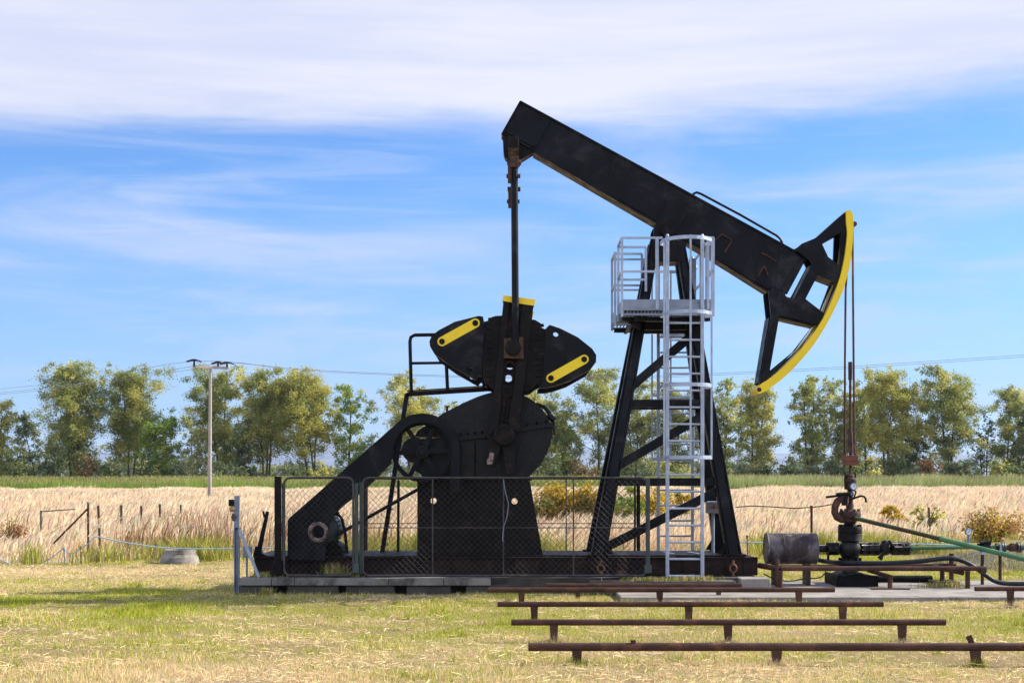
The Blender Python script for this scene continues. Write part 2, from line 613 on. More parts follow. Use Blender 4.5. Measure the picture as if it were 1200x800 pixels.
F = np.stack([idx[:-1, :-1], idx[:-1, 1:], idx[1:, 1:], idx[1:, :-1]], -1).reshape(-1, 4)
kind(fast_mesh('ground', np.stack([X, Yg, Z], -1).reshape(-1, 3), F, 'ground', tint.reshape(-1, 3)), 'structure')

# the dike behind the field
dx_ = np.linspace(-160, 160, 260)
prof = [(158, -0.05), (161, 0.25), (166, 0.95), (170, 1.36), (174, 1.42), (178, 1.2), (186, -0.05)]
V, T = [], []
for yy, zz in prof:
    for xx in dx_:
        k = fbm(np.array(xx * 0.12 + yy), np.array(yy * 0.3), 3)
        V.append((xx, yy, zz + (k - 0.5) * 0.25 * (zz > 0)))
        T.append(np.array([0.10, 0.125, 0.035]) * (0.7 + 0.6 * k) if yy < 169 else np.array([0.17, 0.14, 0.085]) * (0.7 + 0.6 * k))
n_ = len(dx_)
F = [(r * n_ + c, r * n_ + c + 1, (r + 1) * n_ + c + 1, (r + 1) * n_ + c) for r in range(len(prof) - 1) for c in range(n_ - 1)]
kind(fast_mesh('dike', V, F, 'ground', T), 'structure')

# low hills on the skyline
hm = NB('hill_woods_haze_tint')
hm.col(hm.mix(hm.ramp(hm.noise(0.01, 5), 0.35, 0.65), (0.10, 0.14, 0.21), (0.15, 0.19, 0.26)))  # distance haze painted into the woods as a blue base colour
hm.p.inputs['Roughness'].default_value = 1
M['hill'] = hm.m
hx = np.linspace(-1800, 1800, 160)
V = []
for r_, yy in enumerate((2400, 2700, 3000, 3400)):
    for xx in hx:
        pxx = 600 + xx / yy * FPX
        h = 52 * fbm(np.array(xx * 0.0022 + 3.3), np.array(yy * 0.0005), 4) + 34 * math.exp(-((pxx - 400) / 260) ** 2) + 10
        V.append((xx, yy, [-2, 0.55 * h, h, -2][r_]))
F = [(r * 160 + c, r * 160 + c + 1, (r + 1) * 160 + c + 1, (r + 1) * 160 + c) for r in range(3) for c in range(159)]
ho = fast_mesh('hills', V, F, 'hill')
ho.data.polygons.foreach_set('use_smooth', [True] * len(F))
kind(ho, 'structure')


# the air: one even volume round everything on the ground
hz_m = bpy.data.materials.new('haze_air')
hz_m.use_nodes = True
hz_m.node_tree.nodes.clear()
vo = hz_m.node_tree.nodes.new('ShaderNodeOutputMaterial')
pv = hz_m.node_tree.nodes.new('ShaderNodeVolumePrincipled')
pv.inputs['Color'].default_value = (0.72, 0.82, 1.0, 1)
pv.inputs['Density'].default_value = 0.00006
pv.inputs['Anisotropy'].default_value = 0.2
hz_m.node_tree.links.new(pv.outputs[0], vo.inputs['Volume'])
M['haze'] = hz_m
hzb = MB()
hzb.box(-4200, 4200, -70, 6100, -6, 150)
hz_o = kind(hzb.build('haze', 'haze'), 'stuff')
hz_o.display_type = 'WIRE'


# ------------------------------------------------------------------ grass
def blades(name, x, y, z, h, w, col, bend=0.35, wind=(0.25, 0.0), seg=1, droop=None):
    n = len(x)
    a = RNG.random(n) * 2 * math.pi
    sx, sy = np.cos(a) * w / 2, np.sin(a) * w / 2
    b = RNG.random(n) * 2 * math.pi
    k = bend * h * RNG.random(n)
    tx = np.cos(b) * k + wind[0] * h * (0.4 + RNG.random(n))
    ty = np.sin(b) * k + wind[1] * h
    root = np.stack([x, y, z], -1)
    side = np.stack([sx, sy, 0 * sx], -1)
    tip = root + np.stack([tx, ty, h], -1)
    if seg == 1:
        V = np.stack([root - side, root + side, tip], 1).reshape(-1, 3)
        F = np.arange(3 * n).reshape(-1, 3)
        C = np.repeat(col, 3, 0)
        return fast_mesh(name, V, F, 'blade', C)
    mid = root + np.stack([tx * 0.32, ty * 0.32, h * 0.6], -1)
    V = np.stack([root - side, root + side, mid + side * 0.9, mid - side * 0.9, tip + side * 0.25, tip - side * 0.25], 1).reshape(-1, 3)
    o = np.arange(n)[:, None] * 6
    F = np.concatenate([o + np.array([0, 1, 2, 3]), o + np.array([3, 2, 4, 5])], 0)
    C = np.repeat(col, 6, 0)
    return fast_mesh(name, V, F, 'blade', C)


def sample_area(n, y0, y1, p, spread, extra):
    """points with density falling as y**-p, over a fan a little wider than the view"""
    u = RNG.random(n)
    q = 2 - p
    y = (y0 ** q + u * (y1 ** q - y0 ** q)) ** (1 / q) if abs(q) > 1e-6 else y0 * (y1 / y0) ** u
    x = (RNG.random(n) * 2 - 1) * (spread * y + extra)
    return x, y


def jitter(col, s_=0.16):
    return np.clip(col * (1 + s_ * RNG.standard_normal((len(col), 1))) * (1 + 0.06 * RNG.standard_normal(col.shape)), 0.004, 0.85)


def keep_clear(x, y):
    """no turf on the pad or under the plinth"""
    pad = (x > 1.35) & (x < 12) & (y > 19.5) & (y < 22.9)
    base_ = (x > -4.05) & (x < 3.6) & (y > 20.72) & (y < 23.4)
    ring = (np.abs(x + 6.64) < 0.55) & (y < 28.7) & (y > 27.4)
    posts = (x > -9.35) & (x < -8.55) & (y > 28) & (y < 31.0)
    return ~(pad | base_ | ring | posts)


x, y = sample_area(560000, 10.8, 31.5, 1.1, 0.40, 1.2)
ok = keep_clear(x, y) & (y < FIELD_EDGE(x) + 0.4)
x, y = x[ok], y[ok]
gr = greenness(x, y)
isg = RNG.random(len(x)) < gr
clump = fbm(x * 2.2, y * 2.2, 3)
h = (0.018 + 0.05 * RNG.random(len(x)) ** 1.6) * (0.55 + 1.1 * clump)
bare = fbm(x * 0.9 + 70, y * 1.3 + 20, 4)
ok = (RNG.random(len(x)) < sstep(0.28, 0.48, bare) * 0.85 + 0.15)
h = h * np.where(isg, 0.85, 0.85) * (0.65 + 0.75 * sstep(0.45, 0.7, bare))
col = np.where(isg[:, None], GREEN * (0.75 + 0.7 * RNG.random((len(x), 1))) + np.array([0.09, 0.05, 0.0]) * RNG.random((len(x), 1)), STRAW)
x, y, h, col = x[ok], y[ok], h[ok], col[ok]
# tussocks the mower missed, and long grass round the feet of the rails
cx_, cy_ = sample_area(420, 11.2, 29, 1.0, 0.38, 0.5)
feet = [((lx - 600) * Yq / FPX, Yq) for legs_, pyb_ in (((676, 910, 1143), 779), ((649, 853, 1057), 752.5), ((626, 807, 987.5), 730), ((611, 773, 936), 709), ((1184,), 711.5)) for lx in legs_ for Yq in (CAM_H * FPX / (pyb_ - HZ),)]
cx_ = np.concatenate([cx_, np.repeat([f[0] for f in feet], 3)])
cy_ = np.concatenate([cy_, np.repeat([f[1] - 0.03 for f in feet], 3)])
m_t = 55
tx_ = np.repeat(cx_, m_t) + 0.06 * RNG.standard_normal(len(cx_) * m_t)
ty_ = np.repeat(cy_, m_t) + 0.05 * RNG.standard_normal(len(cx_) * m_t)
tg_ = np.repeat(RNG.random(len(cx_)) < greenness(cx_, cy_) * 0.9, m_t)
th_ = np.repeat(0.045 + 0.08 * RNG.random(len(cx_)) ** 2.5, m_t) * (0.4 + 0.7 * RNG.random(len(tx_)))
tc_ = np.where(tg_[:, None], GREEN * (0.7 + 0.5 * RNG.random((len(tx_), 1))), STRAW * (0.8 + 0.3 * RNG.random((len(tx_), 1))))
kt_ = keep_clear(tx_, ty_)
x, y, h, col = np.concatenate([x, tx_[kt_]]), np.concatenate([y, ty_[kt_]]), np.concatenate([h, th_[kt_]]), np.concatenate([col, tc_[kt_]])
kind(blades('lawn_grass', x, y, gz(x, y) - 0.003, h, 0.0045 + 0.00022 * y, jitter(col), 0.9, (0.05, 0)), 'stuff')

# mown straw lying on the turf
n = 100000
x, y = sample_area(n, 10.8, 29, 1.1, 0.40, 1.2)
ok = keep_clear(x, y) & (RNG.random(n) > greenness(x, y) * 1.05) & (fbm(x * 0.8 + 50, y * 1.6, 3) > 0.40)
x, y = x[ok], y[ok]
n = len(x)
a = RNG.random(n) * 2 * math.pi
L = 0.035 + 0.10 * RNG.random(n) ** 1.5
zz = gz(x, y) + 0.012 + 0.03 * RNG.random(n)
d = np.stack([np.cos(a) * L / 2, np.sin(a) * L / 2, (RNG.random(n) - 0.5) * 0.03], -1)
s_ = np.stack([-np.sin(a) * 0.0021, np.cos(a) * 0.0021, 0.0015 + 0 * a], -1)
c = np.stack([x, y, zz], -1)
V = np.stack([c - d - s_, c - d + s_, c + d + s_, c + d - s_], 1).reshape(-1, 3)
col = jitter(np.tile(STRAW * 1.02, (n, 1)), 0.22)
kind(fast_mesh('mown_straw', V, np.arange(4 * n).reshape(-1, 4), 'blade', np.repeat(col, 4, 0)), 'stuff')

# the tall dry field
n = 380000
x, y = sample_area(n, 28.2, 162, 1.45, 0.47, 2.0)
ok = (y > FIELD_EDGE(x)) & keep_clear(x, y)
x, y = x[ok], y[ok]
n = len(x)
edge = y - FIELD_EDGE(x)
patch = fbm(x * 0.25 + 9, y * 0.12, 4)
fine = fbm(x * 1.4, y * 0.7 + 5, 3)
# three tufts of each blade's height vary with the patch it grows in
h = (0.10 + 0.58 * sstep(0.25, 0.75, patch) + 0.20 * RNG.random(n)) * np.where(x < -2, 0.88, 1.0) * (0.7 + 0.6 * fine) * (0.30 + 0.70 * sstep(0, 3.0, edge))
h = h * np.where((x > 5) & (y < 60), 0.8, 1.0) * (1 - 0.25 * sstep(60, 120, y))
gmix = np.clip(0.55 * (1 - sstep(0.2, 2.8, edge)) * RNG.random(n) * 1.3 + 0.25 * sstep(0.58, 0.75, patch) * RNG.random(n), 0, 1)[:, None]
band = fbm(x * 0.06 + 31, y * 0.05 + 8, 4)[:, None]
col = FIELD * (0.72 + 0.36 * fine[:, None] + 0.24 * band) * (1 - gmix) + np.array([0.24, 0.25, 0.055]) * gmix
red = (RNG.random(n) < 0.10)[:, None]
col = np.where(red, col * np.array([0.85, 0.72, 0.62]), col)
kind(blades('dry_field_grass', x, y, gz(x, y) - 0.01, h, 0.009 + 0.00042 * y, jitter(col, 0.14), 0.4, (0.20, 0.0), 2), 'stuff')

# fresh green growth along the field's near rim
n = 26000
x = (RNG.random(n) * 2 - 1) * 14.5
y = FIELD_EDGE(x) - 0.5 + np.abs(RNG.standard_normal(n)) * 1.1
kk = fbm(x * 0.9 + 3, y * 0.3, 3)
ok = (RNG.random(n) < sstep(0.42, 0.68, kk)) & keep_clear(x, y)
x, y, kk = x[ok], y[ok], kk[ok]
col = np.array([0.25, 0.27, 0.045]) * (0.6 + 0.7 * RNG.random((len(x), 1))) + np.array([0.16, 0.10, 0.03]) * RNG.random((len(x), 1))
kind(blades('rim_grass', x, y, gz(x, y) - 0.01, (0.12 + 0.42 * RNG.random(len(x))) * (0.4 + kk), 0.016 + 0 * x, jitter(col), 0.8, (0.1, 0), 2), 'stuff')

# brown dock and sorrel stalks in loose patches
n = 13000
x = (RNG.random(n) * 2 - 1) * 15
y = 30.2 + 9 * RNG.random(n) ** 1.5
kk = fbm(x * 0.5 + 60, y * 0.4 + 12, 3)
ok = (y > FIELD_EDGE(x) + 0.7) & (RNG.random(n) < sstep(0.55, 0.72, kk) * np.where(x < -3, 1.0, 0.35))
x, y = x[ok], y[ok]
col = np.array([0.22, 0.115, 0.06]) * (0.6 + 0.9 * RNG.random((len(x), 1)))
kind(blades('brown_weeds', x, y, gz(x, y) - 0.01, 0.5 + 0.5 * RNG.random(len(x)), 0.018 + 0 * x, jitter(col), 0.35, (0.1, 0), 2), 'stuff')

# feathery seed heads over the field
n = 60000
x, y = sample_area(n, 29.5, 120, 1.5, 0.40, 2.0)
ok = y > FIELD_EDGE(x) + 0.8
x, y = x[ok], y[ok]
n = len(x)
z = gz(x, y) + (0.16 + 0.62 * sstep(0.25, 0.75, fbm(x * 0.25 + 9, y * 0.12, 4))) * np.where(x < -2, 0.88, 1.0) * (0.75 + 0.3 * RNG.random(n)) * np.where((x > 5) & (y < 60), 0.8, 1.0) * (1 - 0.25 * sstep(60, 120, y))
kind(blades('field_seed_heads', x, y, z, 0.16 + 0.1 * RNG.random(n), 0.022 + 0.0005 * y, jitter(np.tile(np.array([0.74, 0.58, 0.39]), (n, 1)), 0.2), 0.5, (0.5, 0.0), 2), 'stuff')

# reeds and rank grass on the dike
n = 60000
x = (RNG.random(n) * 2 - 1) * 78
y = 157 + 14 * RNG.random(n)
zt = np.interp(y, [p[0] for p in prof], [p[1] for p in prof])
k = fbm(x * 0.2, y * 0.2, 3)
h = (0.35 + 0.5 * RNG.random(n)) * (0.6 + 0.8 * k) * np.where(y < 161.5, 1.3, 0.55) * np.where(x > 20, 1.5, 1.0)
base_c = np.where((y < 161.5)[:, None], np.array([0.19, 0.26, 0.04]), np.array([0.27, 0.27, 0.08]))
mixr = (sstep(18, 28, x) * RNG.random(n) * 0.8)[:, None]
col = base_c * (1 - mixr) + np.array([0.42, 0.40, 0.22]) * mixr
kind(blades('dike_grass', x, y, zt - 0.03, h, 0.10 + 0 * h, jitter(col * (0.6 + 0.8 * k[:, None]), 0.15), 0.4, (0.15, 0), 1), 'stuff')


# ------------------------------------------------------------------ trees
def crown_mesh(clumps, per, size, rng, pal):
    """clumps: (x,y,z,r); leaf-sized faces scattered through each clump"""
    P, Cc = [], []
    for (cx, cy, cz, r) in clumps:
        n = max(12, int(per * (r ** 1.6)))
        d = rng.standard_normal((n, 3))
        d /= np.linalg.norm(d, axis=1, keepdims=True) + 1e-6
        rad = rng.random((n, 1)) ** 0.55 * (0.7 + 0.75 * rng.random((n, 1)) ** 2)
        ax = rng.standard_normal(3) * np.array([0.6, 0.6, 0.35]) + np.array([0, 0, 0.55])
        ax /= np.linalg.norm(ax)
        q = d * rad * np.array([r, r, r * 0.8])
        q = q + np.outer(q @ ax, ax) * 0.55
        P.append(q + np.array([cx, cy, cz]))
        t = rng.random()
        base = pal[0] * (1 - t) + pal[1] * t
        if rng.random() < 0.22:
            base = pal[2]
        cc = base * (0.75 + 0.5 * rng.random((n, 1)))
        Cc.append(cc)
    P = np.concatenate(P)
    Cc = np.concatenate(Cc)
    n = len(P)
    a = rng.standard_normal((n, 3))
    a /= np.linalg.norm(a, axis=1, keepdims=True)
    b = np.cross(a, rng.standard_normal((n, 3)))
    b /= np.linalg.norm(b, axis=1, keepdims=True) + 1e-6
    s = size * (0.6 + 0.8 * rng.random((n, 1)))
    V = np.stack([P - a * s, P + b * s * 0.55, P + a * s, P - b * s * 0.55], 1).reshape(-1, 3)
    return V, np.arange(4 * n).reshape(-1, 4), np.repeat(np.clip(Cc, 0.004, 0.6), 4, 0)


PAL = {
    'olive': [np.array(c) for c in ((0.230, 0.273, 0.074), (0.353, 0.364, 0.100), (0.593, 0.519, 0.147))],
    'gold': [np.array(c) for c in ((0.306, 0.327, 0.077), (0.469, 0.428, 0.109), (0.708, 0.574, 0.141))],
    'silver': [np.array(c) for c in ((0.268, 0.301, 0.115), (0.393, 0.392, 0.153), (0.555, 0.502, 0.179))],
    'dark': [np.array(c) for c in ((0.105, 0.143, 0.064), (0.154, 0.186, 0.077), (0.230, 0.240, 0.086))],
    'green': [np.array(c) for c in ((0.182, 0.264, 0.046), (0.258, 0.346, 0.059), (0.421, 0.446, 0.077))],
    'rusty': [np.array(c) for c in ((0.20, 0.105, 0.045), (0.24, 0.15, 0.06), (0.15, 0.13, 0.055))],
    'yellowbush': [np.array(c) for c in ((0.50, 0.33, 0.02), (0.42, 0.30, 0.03), (0.20, 0.21, 0.035))],
    'autumn': [np.array(c) for c in ((0.34, 0.15, 0.07), (0.50, 0.36, 0.06), (0.30, 0.28, 0.06))],
    'hips': [np.array(c) for c in ((0.30, 0.14, 0.08), (0.36, 0.24, 0.07), (0.20, 0.16, 0.06))],
}


def tree(px, top, hw, Y, seed, pal, label, stems=2, lean=0.0, low=0.30, bark='bark', dens=1.0, group='trees along the dike', name='tree'):
    low = max(0.06, low * 0.85)
    """px, top and hw fix the real place, height and spread through the distance Y"""
    rng = np.random.default_rng(seed)
    k = Y / FPX
    x0 = (px - 600) * k
    H = CAM_H + (HZ - top) * k
    R = hw * k * 1.06
    t = thing(name, label, 'tree', (x0, Y, 0), group)
    tb = MB()
    clumps = []
    for s in range(stems):
        ang = rng.random() * 6.28
        f = (s + 0.5) / stems * 2 - 1 if stems > 1 else 0.0
        bx, by = x0 + f * 0.5 * (stems > 1) - lean * R * 0.5, Y + rng.uniform(-1, 1) * 0.8
        hh = H * (1.0 if s == seed % stems else rng.uniform(0.78, 0.97))
        tx, ty = x0 + f * R * 0.62 + lean * R * 0.7 + rng.uniform(-0.12, 0.12) * R, by + rng.uniform(-0.4, 0.4) * R
        pts = []
        wob = rng.uniform(-1, 1, 4)
        for i in range(11):
            u = i / 10
            e_ = u ** 1.35
            pts.append((bx + (tx - bx) * e_ + 0.22 * math.sin(u * 5 + wob[0] * 3) * u * (1 - u) * R, by + (ty - by) * e_ + 0.3 * math.sin(u * 4 + wob[1] * 3) * u * (1 - u) * R, -0.2 + (hh * 0.96) * u))
        r0 = 0.013 * H * rng.uniform(0.8, 1.15) / (stems ** 0.25)
        tb.pipe(pts, r0, 8, 0.03)
        nb = int(13 / (stems ** 0.45)) + 4
        for j in range(nb):
            u = low + (0.97 - low) * (j + rng.random() * 0.7) / nb
            i = min(9, int(u * 10))
            q = u * 10 - i
            p = [pts[i][c] * (1 - q) + pts[i + 1][c] * q for c in range(3)]
            prof_ = (0.55 + 0.75 * math.sin(math.pi * min(1, max(0, (u - low) / (1.05 - low))) ** 0.8)) * (1.12 - 0.45 * u)
            ang += 2.4 + rng.uniform(-0.5, 0.5)
            ln = R * (0.62 if stems > 1 else 0.80) * prof_ * rng.uniform(0.55, 1.1)
            dirx, diry = math.cos(ang), math.sin(ang) * 0.8
            rise = ln * rng.uniform(0.25, 0.95)
            end = (p[0] + dirx * ln, p[1] + diry * ln, min(H * 0.985, p[2] + rise))
            mid = ((p[0] + end[0]) / 2, (p[1] + end[1]) / 2, (p[2] + end[2]) / 2 - 0.12 * ln + 0.1)
            rb = r0 * (1 - u) * 0.55 + 0.02
            tb.pipe([p, mid, end], rb, 6, 0.018)
            rc = R * rng.uniform(0.20, 0.37) * (1.12 - 0.35 * u)
            clumps.append((*end, rc))
            for q_ in range(4):
                o = rng.standard_normal(3) * np.array([rc, rc, rc * 1.1]) * 0.95
                clumps.append((end[0] + o[0], end[1] + o[1], min(H - rc * 0.5, end[2] + o[2]), rc * rng.uniform(0.4, 0.9)))
            for q_ in range(2):
                u_ = rng.uniform(0.35, 0.9)
                o = rng.standard_normal(3) * rc * 0.7
                clumps.append((p[0] + (end[0] - p[0]) * u_ + o[0], p[1] + (end[1] - p[1]) * u_ + o[1], p[2] + (end[2] - p[2]) * u_ + o[2], rc * rng.uniform(0.45, 0.8)))
        for q_ in range(int(16 / stems ** 0.6)):
            u_ = rng.uniform(max(low + 0.12, 0.3), 0.95)
            i = min(9, int(u_ * 10))
            sp_ = R * 0.34 * (1.15 - 0.6 * u_)
            clumps.append((pts[i][0] + sp_ * rng.standard_normal(), pts[i][1] + sp_ * rng.standard_normal(), u_ * hh * 0.96, R * rng.uniform(0.20, 0.34)))
        clumps.append((pts[-1][0], pts[-1][1], pts[-1][2] - R * 0.08, R * 0.18))
        clumps.append((pts[-1][0] + rng.uniform(-.3, .3) * R * 0.4, pts[-1][1], pts[-1][2] - R * 0.25, R * 0.24))
    tb.build('trunk', bark, t)
    V, F, C = crown_mesh(clumps, 205 * dens, 0.125, rng, PAL[pal])
    fast_mesh('crown', V, F, 'leaf', C, t)
    return t


def bush(px, top, hw, Y, seed, pal, label, base=None, size=0.2, dens=1.0, group='bushes under the trees', name='bush', flat=0.9, nst=7):
    rng = np.random.default_rng(seed)
    k = Y / FPX
    x0 = (px - 600) * k
    H = CAM_H + (HZ - top) * k
    R = hw * k
    t = thing(name, label, 'bush', (x0, Y, 0), group)
    tb = MB()
    clumps = []
    for s in range(nst):
        a = rng.random() * 6.28
        rr = R * math.sqrt(rng.random())
        ex, ey = x0 + math.cos(a) * rr, Y + math.sin(a) * rr * 0.7
        ez = H * (0.92 - 0.42 * (rr / R) ** 2) * rng.uniform(0.75, 1.0)
        tb.pipe([(x0 + rng.uniform(-.12, .12) * R, Y, -0.05), ((x0 + ex) / 2, (Y + ey) / 2, ez * 0.6), (ex, ey, ez)], 0.012 * H + 0.006, 6, 0.006)
        rc = R * rng.uniform(0.24, 0.40)
        clumps.append((ex, ey, ez - rc * 0.4, rc))
        for q in range(4):
            u = rng.uniform(0.35, 0.9)
            clumps.append((x0 + (ex - x0) * u + rng.uniform(-.3, .3) * rc, Y + (ey - Y) * u, ez * u * flat, rc * rng.uniform(0.5, 0.9)))
    tb.build('stem', 'bark', t)
    V, F, C = crown_mesh(clumps, dens * 60 * (0.2 / size) ** 1.6, size, rng, PAL[pal])
    fast_mesh('foliage', V, F, 'leaf', C, t)
    return t


# (px, top, half width, distance, seed, colours, label, stems, lean, lowest branch, bark, density)
TREES = [
    (-4, 466, 21, 200, 1, 'gold', 'pale yellow-green tree, the leftmost of the row along the dike', 2, 0, .12),
    (36, 482, 20, 208, 2, 'dark', 'small dark blue-green tree with a tuft leaning left, left of the tallest pair', 1, -.5, .12),
    (88, 423, 39, 203, 3, 'olive', 'big olive tree, left one of the broad pair left of the utility pole', 3, 0, .22),
    (154, 429, 38, 206, 4, 'olive', 'round-topped big olive tree, right one of the broad pair left of the pole', 2, .1, .28),
    (186, 484, 24, 200, 5, 'green', 'low fresh green tree tucked against the right side of the broad pair', 2, .1, .06),
    (229, 486, 15, 199, 6, 'silver', 'thin pale-barked young tree just left of the utility pole', 2, .1, .22, 'bark_pale', .6),
    (258, 427, 34, 206, 7, 'olive', 'tall open tree directly behind the utility pole', 2, -.1, .28),
    (283, 500, 17, 202, 8, 'dark', 'short dark tree between the trunks right of the utility pole', 1, 0, .1),
    (313, 429, 36, 204, 9, 'olive', 'tall tree with three bare trunks, second to the right of the utility pole', 3, .1, .38),
    (362, 430, 36, 203, 10, 'gold', 'yellowish tall tree whose crown arches over bare slanting trunks', 3, -.25, .36),
    (410, 451, 25, 207, 11, 'green', 'narrow green tree at the right end of the row left of the slanting belt guard', 1, 0, .2),
    (482, 432, 33, 206, 12, 'gold', 'yellow-green tree seen through the black handrail above the flywheel', 2, 0, .3),
    (540, 470, 28, 208, 13, 'olive', 'tree mostly hidden behind the gearbox hump', 2, 0, .3),
    (632, 452, 26, 207, 14, 'silver', 'tree showing under the right counterweight beside the gearbox', 2, .1, .2),
    (660, 475, 22, 203, 15, 'olive', 'lower leafy tree right of the gearbox drum', 2, -.2, .15),
    (702, 426, 34, 205, 16, 'olive', 'tall tree left of the steel A-frame with one dark straight trunk', 1, .1, .25),
    (742, 442, 28, 209, 17, 'silver', 'greyish tree behind the left leg of the A-frame', 2, 0, .2),
    (790, 446, 30, 206, 18, 'olive', 'tree behind the caged ladder', 2, 0, .2),
    (845, 438, 24, 204, 19, 'olive', 'tree just right of the A-frame under the horse head', 2, -.2, .2),
    (886, 441, 28, 207, 20, 'gold', 'spreading yellow-green tree directly below the lower tip of the horse head', 2, .25, .25),
    (951, 433, 24, 203, 21, 'olive', 'dark-stemmed tree left of the well cables', 2, 0, .25),
    (985, 441, 25, 207, 22, 'olive', 'tree behind the well cables', 2, .1, .3),
    (1014, 450, 20, 209, 23, 'olive', 'slender tree just right of the well cables', 1, 0, .3),
    (1040, 427, 33, 204, 24, 'gold', 'tall yellow-topped tree with forked crossing trunks right of the well cables', 3, .1, .36),
    (1068, 492, 18, 206, 25, 'dark', 'low leaning tree between the two tallest trees on the right', 1, .8, .3),
    (1114, 420, 34, 203, 26, 'olive', 'tallest lone tree right of the well cables, with an open round crown', 2, 0, .30),
    (1153, 486, 15, 205, 27, 'dark', 'half-bare spindly tree right of the tallest lone tree', 2, .1, .35, 'bark', .22),
    (1187, 449, 26, 206, 28, 'olive', 'broad olive tree right of the spindly half-bare one', 2, .1, .16),
    (1216, 455, 24, 203, 29, 'dark', 'dark tree, the rightmost of the row along the dike', 2, 0, .12),
]
for T_ in TREES:
    tree(*T_)

BUSHES = [
    (18, 520, 16, 196, 'dark', 'dark bush at the foot of the leftmost tree'),
    (62, 524, 20, 198, 'dark', 'dark bush under the small blue-green tree'),
    (100, 526, 17, 196, 'rusty', 'rust-brown bush under the left broad tree'),
    (128, 535, 12, 197, 'dark', 'small dark bush between the broad pair of trees'),
    (170, 526, 22, 196, 'dark', 'wide dark bush under the right broad tree'),
    (212, 538, 16, 198, 'dark', 'dark bush left of the pale-barked young tree'),
    (264, 536, 20, 196, 'dark', 'dark bush right of the foot of the utility pole'),
    (345, 546, 18, 198, 'dark', 'low dark bush under the bare slanting trunks'),
    (376, 528, 16, 196, 'gold', 'yellowish bush under the arching yellow tree'),
    (432, 538, 24, 199, 'rusty', 'brownish bush behind the middle of the belt guard'),
    (470, 540, 20, 197, 'dark', 'dark bush behind the flywheel'),
    (645, 524, 26, 197, 'dark', 'dark bush beside the right side of the gearbox'),
    (686, 532, 18, 196, 'rusty', 'orange-brown bush under the tree left of the A-frame'),
    (728, 536, 26, 198, 'dark', 'dark bush behind the left A-frame leg'),
    (782, 530, 28, 196, 'olive', 'olive bush behind the ladder foot'),
    (838, 532, 24, 197, 'dark', 'dark bush behind the right A-frame leg'),
    (880, 526, 22, 198, 'dark', 'dark bush below the tip of the horse head'),
    (922, 530, 20, 197, 'dark', 'rounded dark bush left of the well head against open sky'),
    (962, 524, 24, 198, 'dark', 'dark bush just left of the red rod clamp'),
    (1008, 530, 22, 196, 'olive', 'olive bush just right of the red rod clamp'),
    (1048, 530, 24, 198, 'dark', 'dark bush under the forked tree'),
    (1086, 528, 20, 196, 'rusty', 'brown bush left of the tallest lone tree'),
    (1126, 532, 22, 198, 'dark', 'dark bush under the tallest lone tree'),
    (1166, 530, 22, 197, 'olive', 'olive bush under the spindly tree'),
    (1200, 526, 24, 196, 'dark', 'dark bush, the rightmost under the trees'),
]
for i, (px, top, hw, Y, pal, label) in enumerate(BUSHES):
    bush(px, top + (i * 37 % 11) - 5, hw, Y, 100 + i, pal, label, size=0.19, dens=1.1)

# the far wood that shows low between the trunks
rng = np.random.default_rng(77)
cl = []
for i in range(420):
    xx = rng.uniform(-330, 330)
    yy = rng.uniform(560, 640)
    pxx = 600 + xx / yy * FPX
    hgt = 5.5 + 4 * vnoise(np.array(xx * 0.03), np.array(2.0)) - (4.0 if 430 > pxx > 300 else 0)
    for q in range(3):
        cl.append((xx + rng.uniform(-3, 3), yy, hgt * rng.uniform(0.15, 0.9), rng.uniform(1.6, 3.0)))
V, F, C = crown_mesh(cl, 16, 0.7, rng, PAL['dark'])
kind(fast_mesh('far_wood', V, F, 'leaf', C), 'stuff')

# shrubs standing in the dry field
def field_shrub(px, base_py, top, hw, seed, pal, label, size, dens, nst=9, group=None):
    Y = CAM_H * FPX / (base_py - HZ)
    return bush(px, top, hw, Y, seed, pal, label, size=size, dens=dens, name='shrub', group=group, nst=nst, flat=0.8)


for i, (px, bp, top, hw, pal, label) in enumerate([
        (652, 619, 556, 38, 'yellowbush', 'golden-leaved shrub in the dry field beside the gearbox stand'),
        (692, 619, 558, 32, 'yellowbush', 'golden-leaved shrub just left of the A-frame foot'),
        (736, 622, 562, 20, 'green', 'bright green shrub between the A-frame legs'),
        (768, 620, 557, 28, 'yellowbush', 'golden-leaved shrub behind the ladder'),
        (802, 622, 566, 16, 'yellowbush', 'small golden shrub just right of the ladder'),
        (1046, 628, 584, 15, 'yellowbush', 'small yellow shrub in the dry field right of the well head'),
        (1084, 630, 582, 22, 'gold', 'sparse pale shrub with thin twigs right of the small yellow shrub')]):
    field_shrub(px, bp, top, hw, 300 + i, pal, label, 0.055, 2.2 if 'sparse' not in label else 0.55, 10)
field_shrub(1166, 634, 588, 40, 320, 'autumn', 'reddish and yellow rose-hip shrub with bare twigs beside the earth mound', 0.04, 0.42, 20)
field_shrub(905, 615, 592, 16, 321, 'gold', 'small yellow-green weed clump in the dry field right of the junction box', 0.04, 0.6, 8)
field_shrub(205, 634, 592, 34, 322, 'hips', 'brown dock weeds going to seed behind the concrete ring', 0.028, 0.40, 18)
field_shrub(10, 640, 600, 26, 323, 'hips', 'brown seeding weeds in the tall grass beside the left end of the rope', 0.028, 0.40, 14)

